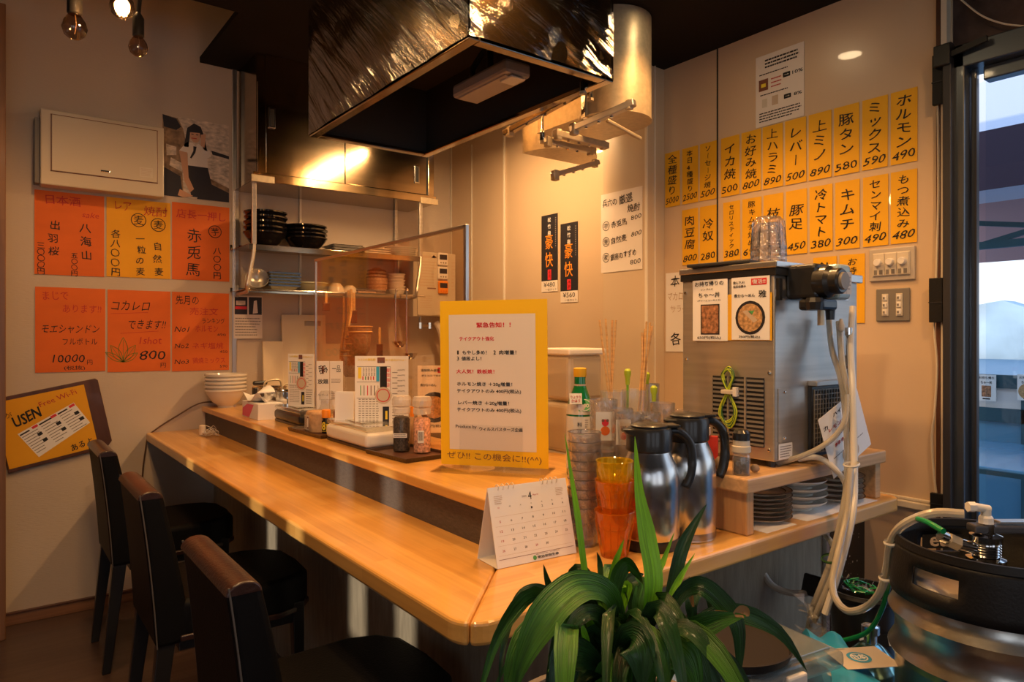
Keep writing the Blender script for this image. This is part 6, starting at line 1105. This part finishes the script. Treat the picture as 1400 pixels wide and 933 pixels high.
L = [([(822, 900, .86), (808, 845, .86), (799, 780, .87), (790, 710, .88), (780, 645, .90), (772, 592, .91)], 9, 'leafl', 15),
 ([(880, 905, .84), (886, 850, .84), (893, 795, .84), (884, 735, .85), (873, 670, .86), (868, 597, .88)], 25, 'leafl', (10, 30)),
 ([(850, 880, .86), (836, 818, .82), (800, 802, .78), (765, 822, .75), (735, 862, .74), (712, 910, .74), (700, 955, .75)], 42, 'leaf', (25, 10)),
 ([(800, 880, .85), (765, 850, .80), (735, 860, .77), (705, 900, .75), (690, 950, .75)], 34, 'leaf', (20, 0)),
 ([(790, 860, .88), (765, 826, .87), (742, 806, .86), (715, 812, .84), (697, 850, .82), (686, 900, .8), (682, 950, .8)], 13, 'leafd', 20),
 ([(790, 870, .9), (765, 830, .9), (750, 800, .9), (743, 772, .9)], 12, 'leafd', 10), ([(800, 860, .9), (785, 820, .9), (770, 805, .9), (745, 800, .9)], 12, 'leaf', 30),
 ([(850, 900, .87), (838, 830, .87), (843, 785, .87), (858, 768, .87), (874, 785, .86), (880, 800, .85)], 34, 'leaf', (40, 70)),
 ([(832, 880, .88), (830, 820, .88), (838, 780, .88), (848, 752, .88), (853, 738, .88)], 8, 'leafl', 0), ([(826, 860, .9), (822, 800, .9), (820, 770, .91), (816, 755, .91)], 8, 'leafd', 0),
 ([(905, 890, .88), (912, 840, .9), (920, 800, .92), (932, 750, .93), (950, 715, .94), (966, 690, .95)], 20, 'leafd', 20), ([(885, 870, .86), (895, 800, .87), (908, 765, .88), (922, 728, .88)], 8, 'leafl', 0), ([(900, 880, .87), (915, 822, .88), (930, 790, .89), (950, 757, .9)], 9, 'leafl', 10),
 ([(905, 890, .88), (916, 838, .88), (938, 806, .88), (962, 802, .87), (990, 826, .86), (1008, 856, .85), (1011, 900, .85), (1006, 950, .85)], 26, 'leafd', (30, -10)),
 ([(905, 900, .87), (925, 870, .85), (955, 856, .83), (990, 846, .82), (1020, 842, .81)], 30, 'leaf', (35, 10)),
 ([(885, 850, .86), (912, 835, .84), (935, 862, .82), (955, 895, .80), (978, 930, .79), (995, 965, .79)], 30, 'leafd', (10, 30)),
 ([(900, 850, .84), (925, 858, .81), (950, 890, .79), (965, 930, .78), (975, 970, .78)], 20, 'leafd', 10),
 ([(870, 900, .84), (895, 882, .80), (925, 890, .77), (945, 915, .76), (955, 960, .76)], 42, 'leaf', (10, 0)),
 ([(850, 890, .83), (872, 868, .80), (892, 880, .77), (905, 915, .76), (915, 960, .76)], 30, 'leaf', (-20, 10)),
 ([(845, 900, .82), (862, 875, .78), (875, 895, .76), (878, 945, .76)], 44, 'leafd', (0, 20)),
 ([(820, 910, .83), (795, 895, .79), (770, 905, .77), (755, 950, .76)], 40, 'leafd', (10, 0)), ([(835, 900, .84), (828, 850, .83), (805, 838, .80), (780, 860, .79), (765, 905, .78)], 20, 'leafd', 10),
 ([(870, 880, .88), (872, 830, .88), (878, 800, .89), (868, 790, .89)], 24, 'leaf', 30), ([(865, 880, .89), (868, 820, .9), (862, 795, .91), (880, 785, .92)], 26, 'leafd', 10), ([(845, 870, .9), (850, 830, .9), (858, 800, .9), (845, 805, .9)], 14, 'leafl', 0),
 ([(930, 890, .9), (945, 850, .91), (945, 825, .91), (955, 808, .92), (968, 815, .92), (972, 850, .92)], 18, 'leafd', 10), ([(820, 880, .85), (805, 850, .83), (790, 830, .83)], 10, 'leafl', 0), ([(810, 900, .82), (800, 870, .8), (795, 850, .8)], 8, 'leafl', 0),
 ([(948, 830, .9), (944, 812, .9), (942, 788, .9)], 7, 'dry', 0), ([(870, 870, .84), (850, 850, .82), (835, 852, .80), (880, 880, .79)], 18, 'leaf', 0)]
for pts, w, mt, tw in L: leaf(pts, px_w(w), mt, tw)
leaf([(1004, 841, .815), (1016, 836, .812), (1024, 843, .81)], px_w(16), 'dry', 20); leaf([(978, 836, .83), (995, 840, .825), (1008, 843, .82)], px_w(6), 'dry', 0)
rnd = random.Random(21)
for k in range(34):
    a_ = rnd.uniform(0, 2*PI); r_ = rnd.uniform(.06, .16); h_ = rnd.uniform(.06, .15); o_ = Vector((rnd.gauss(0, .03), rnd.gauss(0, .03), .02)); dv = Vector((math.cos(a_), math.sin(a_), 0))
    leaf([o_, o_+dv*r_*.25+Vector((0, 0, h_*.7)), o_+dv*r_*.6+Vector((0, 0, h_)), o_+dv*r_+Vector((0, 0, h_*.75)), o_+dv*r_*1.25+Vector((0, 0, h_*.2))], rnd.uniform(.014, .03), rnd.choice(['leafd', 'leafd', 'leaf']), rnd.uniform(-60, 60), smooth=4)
B().lathe([(.10, -.20), (.135, -.02), (.14, -.0), (.13, -.0), (.12, -.02), (.001, -.02)], 32).mk('pot', 'terracotta', PL, smooth=True, angle=40); B().lathe([(.125, -.02), (.001, -.01)], 24).mk('potting_soil', 'soil', PL)
t = thing('plant_stand', 'dark stand under the plant pot, below the frame', 'stand', (PB.x, PB.y, 0)); B().box(-.13, .13, -.13, .13, 0, PB.z-.2).mk('stand_body', 'woodd', t, bevel=.005)
# ============================================================ chairs
def chair(label, x, y):
    t = thing('dining_chair', label, 'chair', (x, y, 0), 0, 'black leather chairs along the bar'); w = .205; HB, HS = .895, .56
    # backrest slab: profile in x-z, curved, y half width w narrowing a little to the top
    nz = 12; vs = []
    for i in range(nz+1):
        u_ = i/nz; zz = .43+(HB-.43)*u_; xc = -.015-.045*u_-.02*u_*u_; hw = w*(1-.06*u_); th = .105-.040*u_
        vs += [(xc-th/2, -hw, zz), (xc+th/2, -hw, zz), (xc+th/2, hw, zz), (xc-th/2, hw, zz)]
    fs = [(3, 2, 1, 0), tuple(nz*4+k for k in range(4))] + [(i*4+k, i*4+(k+1) % 4, i*4+4+(k+1) % 4, i*4+4+k) for i in range(nz) for k in range(4)]
    B().add(vs, fs).mk('backrest', 'leather', t, bevel=.014, seg=3, smooth=True, angle=50)
    tp = vs[nz*4:]; zz = HB; x0, x1, hw = tp[0][0], tp[1][0], tp[2][1]
    b = B(); seg = 10; vv = []
    for i in range(seg+1):
        a_ = PI*i/seg; xx = (x0+x1)/2-(x1-x0)/2*math.cos(a_)*1.04; zt_ = zz-.016+.024*math.sin(a_); vv += [(xx, -hw*1.004, zt_), (xx, hw*1.004, zt_)]
    b.add(vv, [(2*i, 2*i+2, 2*i+3, 2*i+1) for i in range(seg)]+[tuple(2*i for i in reversed(range(seg+1))), tuple(2*i+1 for i in range(seg+1))]).mk('top_pad', 'leatherb', t, smooth=True, bevel=.004)  # top pad coloured brown, backrest black
    for s_ in (-1, 1):
        B().tube([(vs[4*i][0]+.004, s_*abs(vs[4*i][1])*.995, vs[4*i][2]) for i in range(nz+1)], .0022, 5).mk('piping', 'seam', t, smooth=True)
    B().prism([(.0, -w), (.30, -w-.01), (.38, -w+.02), (.425, -w+.08), (.435, 0), (.425, w-.08), (.38, w-.02), (.30, w+.01), (.0, w)], HS-.12, HS).mk('seat', 'leather', t, bevel=.022, seg=4, smooth=True, angle=60)
    B().prism([(.0, -w-.004), (.30, -w-.014), (.384, -w+.018), (.430, -w+.078), (.440, 0), (.430, w-.078), (.384, w-.018), (.30, w+.014), (.0, w+.004)], HS-.124, HS-.105).mk('seat_border', 'leatherb', t, bevel=.004, smooth=True)
    B().box(.0, .38, -w+.02, w-.02, HS-.16, HS-.12).mk('apron', 'black', t, bevel=.003)
    for s_ in (-1, 1):
        yy = s_*(w-.03); B().add([(-.055, yy-.02, .52), (.0, yy-.02, .52), (.0, yy+.02, .52), (-.055, yy+.02, .52), (-.10, yy-.013+s_*.01, 0), (-.07, yy-.013+s_*.01, 0), (-.07, yy+.013+s_*.01, 0), (-.10, yy+.013+s_*.01, 0)], [(0, 1, 2, 3), (7, 6, 5, 4), (4, 5, 1, 0), (5, 6, 2, 1), (6, 7, 3, 2), (7, 4, 0, 3)]).mk('leg', 'black', t, bevel=.003)
        B().add([(.35, yy-.02, .47), (.39, yy-.02, .47), (.39, yy+.02, .47), (.35, yy+.02, .47), (.365, yy-.014, 0), (.39, yy-.014, 0), (.39, yy+.014, 0), (.365, yy+.014, 0)], [(0, 1, 2, 3), (7, 6, 5, 4), (4, 5, 1, 0), (5, 6, 2, 1), (6, 7, 3, 2), (7, 4, 0, 3)]).mk('leg', 'black', t, bevel=.003)
    return t
ch0 = chair('nearest black leather chair, its brown top at bottom centre', .47, 1.55)
dup(ch0, (.47, 2.50, 0), 'middle black leather chair between the nearest and the farthest'); dup(ch0, (.47, 3.42, 0), 'farthest black leather chair, in front of the wall notice board')
# ============================================================ lamps
def bulb(label, px, py, D0, lit, zc=ZC1, rr_=.032, socket=None):
    q = onD(px, py, D0); t = thing('pendant_bulb', label, 'lamp', q, 0, 'pendant bulbs near the left wall')
    B().lathe([(.001, -.036), (.012, -.034), (rr_*.8, -.023), (rr_, -.004), (rr_*.88, .014), (.018, .030), (.013, .040)], 24).mk('bulb_glass', 'bulbg', t, smooth=True)
    if lit:
        b = B()
        for k in range(6): a_ = PI*k/3; b.tube([(.010*math.cos(a_), .010*math.sin(a_), -.026), (.007*math.cos(a_), .007*math.sin(a_), .03)], .0022, 6)
        b.mk('filament', 'bulbon', t, smooth=True); lamp('pendant_bulb_light', 'POINT', q, 14, (1, .55, .2), .025).parent = None
    else: B().tube([(0, 0, -.02), (.004, 0, .01), (0, 0, .045)], .0012, 5).mk('filament', 'galv', t)
    B().lathe([(.015, .034), (.019, .038), (.019, .10), (.008, .12)], 16).mk('socket', 'black', t, smooth=True); B().tube([(0, 0, .115), (.01 if not lit else 0, 0, (zc-q.z)*.6), (0, 0, zc-q.z)], .006 if lit else .0075, 8, 4).mk('cord', 'black', t, smooth=True)
bulb('lit pendant bulb glowing at the top left', 167, 8, 1.9, True); bulb('unlit pendant bulb left of the glowing one', 102, 37, 1.95, False); bulb('unlit pendant bulb right of the glowing one', 189, 64, 2.45, False)
for k, (x, y, z0) in enumerate(((2.02, 1.56, ZC2), (1.3, 1.30, ZC1 if False else ZC2), (.35, 2.9, ZC1), (.35, 1.3, ZC1), (1.6, .2, ZC2), (.15, .55, ZC1))):  # last entry: fitting added for the unseen fill lamp
    t = thing('downlight', 'recessed warm ceiling downlight, %s' % ['over the raised shelf near the right wall, seen mirrored', 'over the bar corner', 'above the farthest chair', 'above the nearest chair', 'over the walkway by the door', 'added unseen above the plant to brighten the sign'][k], 'lamp', (x, y, z0)); B().lathe([(.05, -.002), (.062, -.006), (.064, 0)], 28, closed=False).mk('trim_ring', 'white', t, smooth=True); B().lathe([(.048, -.003), (.001, -.003)], 28, closed=False).mk('lens', 'lens', t)
t = thing('tube_light', 'fluorescent tube fitting over the kitchen, seen in steel reflections', 'lamp', (1.95, 2.80, ZC2-.05)); B().box(-.03, .03, -.4, .07, .02, .05).mk('fitting', 'white', t); B().tube([(0, -.4, 0), (0, .07, 0)], .013, 10).mk('tube', 'tube', t, smooth=True)
# ============================================================ outside
struct('ground_outside', B().box(XR+.1, 60, -40, 40, -.12, -.02), 'deck')
t = thing('balcony_rail', 'dark horizontal rail with white panel outside the glass door', 'railing', (5.2, 0, 0))
XRail = 5.2
B().box(0, .05, -3, 3.2, 1.03, 1.115).mk('top_rail', 'railb', t); B().box(.02, .04, -3, 3.2, .90, 1.03).mk('white_panel', 'outw', t); B().box(0, .05, -3, 3.2, .81, .90).mk('lower_rail', 'railb', t); B().box(.02, .04, -3, 3.2, 0, .81).mk('lower_panel', 'tableb', t)
for y in (-3, -1.5, 0, 1.5, 3.1): B().box(.0, .06, y, y+.06, -.02, 1.03).mk('post', 'railb', t)
t = thing('outdoor_table', 'outdoor table, blue light painted into its colour, with dark edge beyond the glass', 'table', (4.2, .9, 0)); 
B().box(-.45, .5, -.8, 1.0, .73, .75).mk('table_top', 'tableb', t, bevel=.01); B().box(-.452, .502, -.802, 1.002, .715, .735).mk('edge_band', 'railb', t); B().box(-.06, .06, -.06, .06, .03, .72).mk('pedestal', 'railb', t); B().box(-.25, .25, -.25, .25, -.02, .03).mk('foot', 'railb', t)
for k, (px0, px1) in enumerate(((1336, 1362), (1391, 1420))):
    a, c = onX(px0, 512, XRail-.02), onX(px1, 549, XRail-.02); s = Sheet('outdoor_menu', ['small menu card hanging on the outdoor rail, left', 'second menu card hanging on the outdoor rail at frame edge'][k], 'menu', (XRail-.02, (a.y+c.y)/2, (a.z+c.z)/2), a.y-c.y, a.z-c.z, 'paperw', -90, t=.004)
    s.t_('お持ち帰り', .5, .12, .8, .10, bold=.02).t_('ちゃ〜丼', .5, .30, .6, .12, bold=.03); (s.q(.25, .42, .75, .85, 'food') if k == 0 else s.disc(.5, .65, .05, 'foodl')); s.q(.3, .9, .7, .95, 'ink'); s.done()
t = thing('canopy_tent', 'pale pop-up canopy tent, shade painted into its front valance, outside the door', 'tent', (4.5, 1.3, 0))
def cz(px, py, X): return onX(px, py, X)
ztop, zb1, zb2 = cz(1334, 112, 5.7).z, cz(1334, 184, 4.5).z, cz(1334, 262, 4.5).z
b = B().add([(0, -3, zb1), (0, 1.3, zb1+.0), (1.2, .6, ztop), (1.2, -2.2, ztop)], [(0, 1, 2, 3)]); b.mk('roof_panel', 'canopy', t, solid=.004)
B().add([(0, 1.3, zb1), (2.4, 1.3, zb1), (1.2, .6, ztop)], [(0, 1, 2)]).mk('roof_panel', 'canopy', t, solid=.004); B().add([(2.4, 1.3, zb1), (2.4, -3, zb1), (1.2, -2.2, ztop), (1.2, .6, ztop)], [(0, 1, 2, 3)]).mk('roof_panel', 'canopy', t, solid=.004)
B().box(-.003, .003, -3, 1.3, zb2, zb1+.01).mk('front_valance', 'canopyd', t); zr = cz(1334, 360, 6.9).z; B().box(2.40, 2.41, -3, 1.3, zr, zb1).mk('rear_valance', 'canopyp', t)
for y in (1.28, -2.9):
    for x in (.03, 2.36): B().box(x-.02, x+.02, y-.02, y+.02, -.02, zb1).mk('leg', 'railb', t)
za, zb_ = cz(1334, 300, 4.9).z, cz(1400, 312, 4.9).z
for y0, y1, z0, z1 in ((1.25, .55, za, zb_-.06), (1.25, .55, zb_-.12, za), (.55, -.3, za, zb_-.06), (.55, -.3, zb_-.12, za)): B().bar((.4, y0, z0), (.4, y1, z1), .03).mk('scissor_strut', 'railb', t)
B().box(.38, .42, -3, 1.3, cz(1350, 335, 4.9).z-.025, cz(1350, 335, 4.9).z+.02).mk('cross_bar', 'railb', t); B().box(.36, .44, .50, .60, zb_-.12, zb_+.0).mk('joint', 'black', t, bevel=.01); B().box(.37, .42, .53, .57, zb_-.45, zb_-.1).mk('hanging_light', 'black', t, bevel=.01)
b = B(); n = 40; vs = []
for i in range(n+1): y = -30+60*i/n; hgt = 2.6+.7*math.sin(i*.7)+.5*math.sin(i*1.9); vs += [(48, y, -2), (48, y, hgt)]
b.add(vs, [(2*i, 2*i+2, 2*i+3, 2*i+1) for i in range(n)]); struct('hills', b, 'hills', solid=2)
for nm in ('tmp',): bpy.data.scenes.remove(tmp); bpy.data.objects.remove(tob)
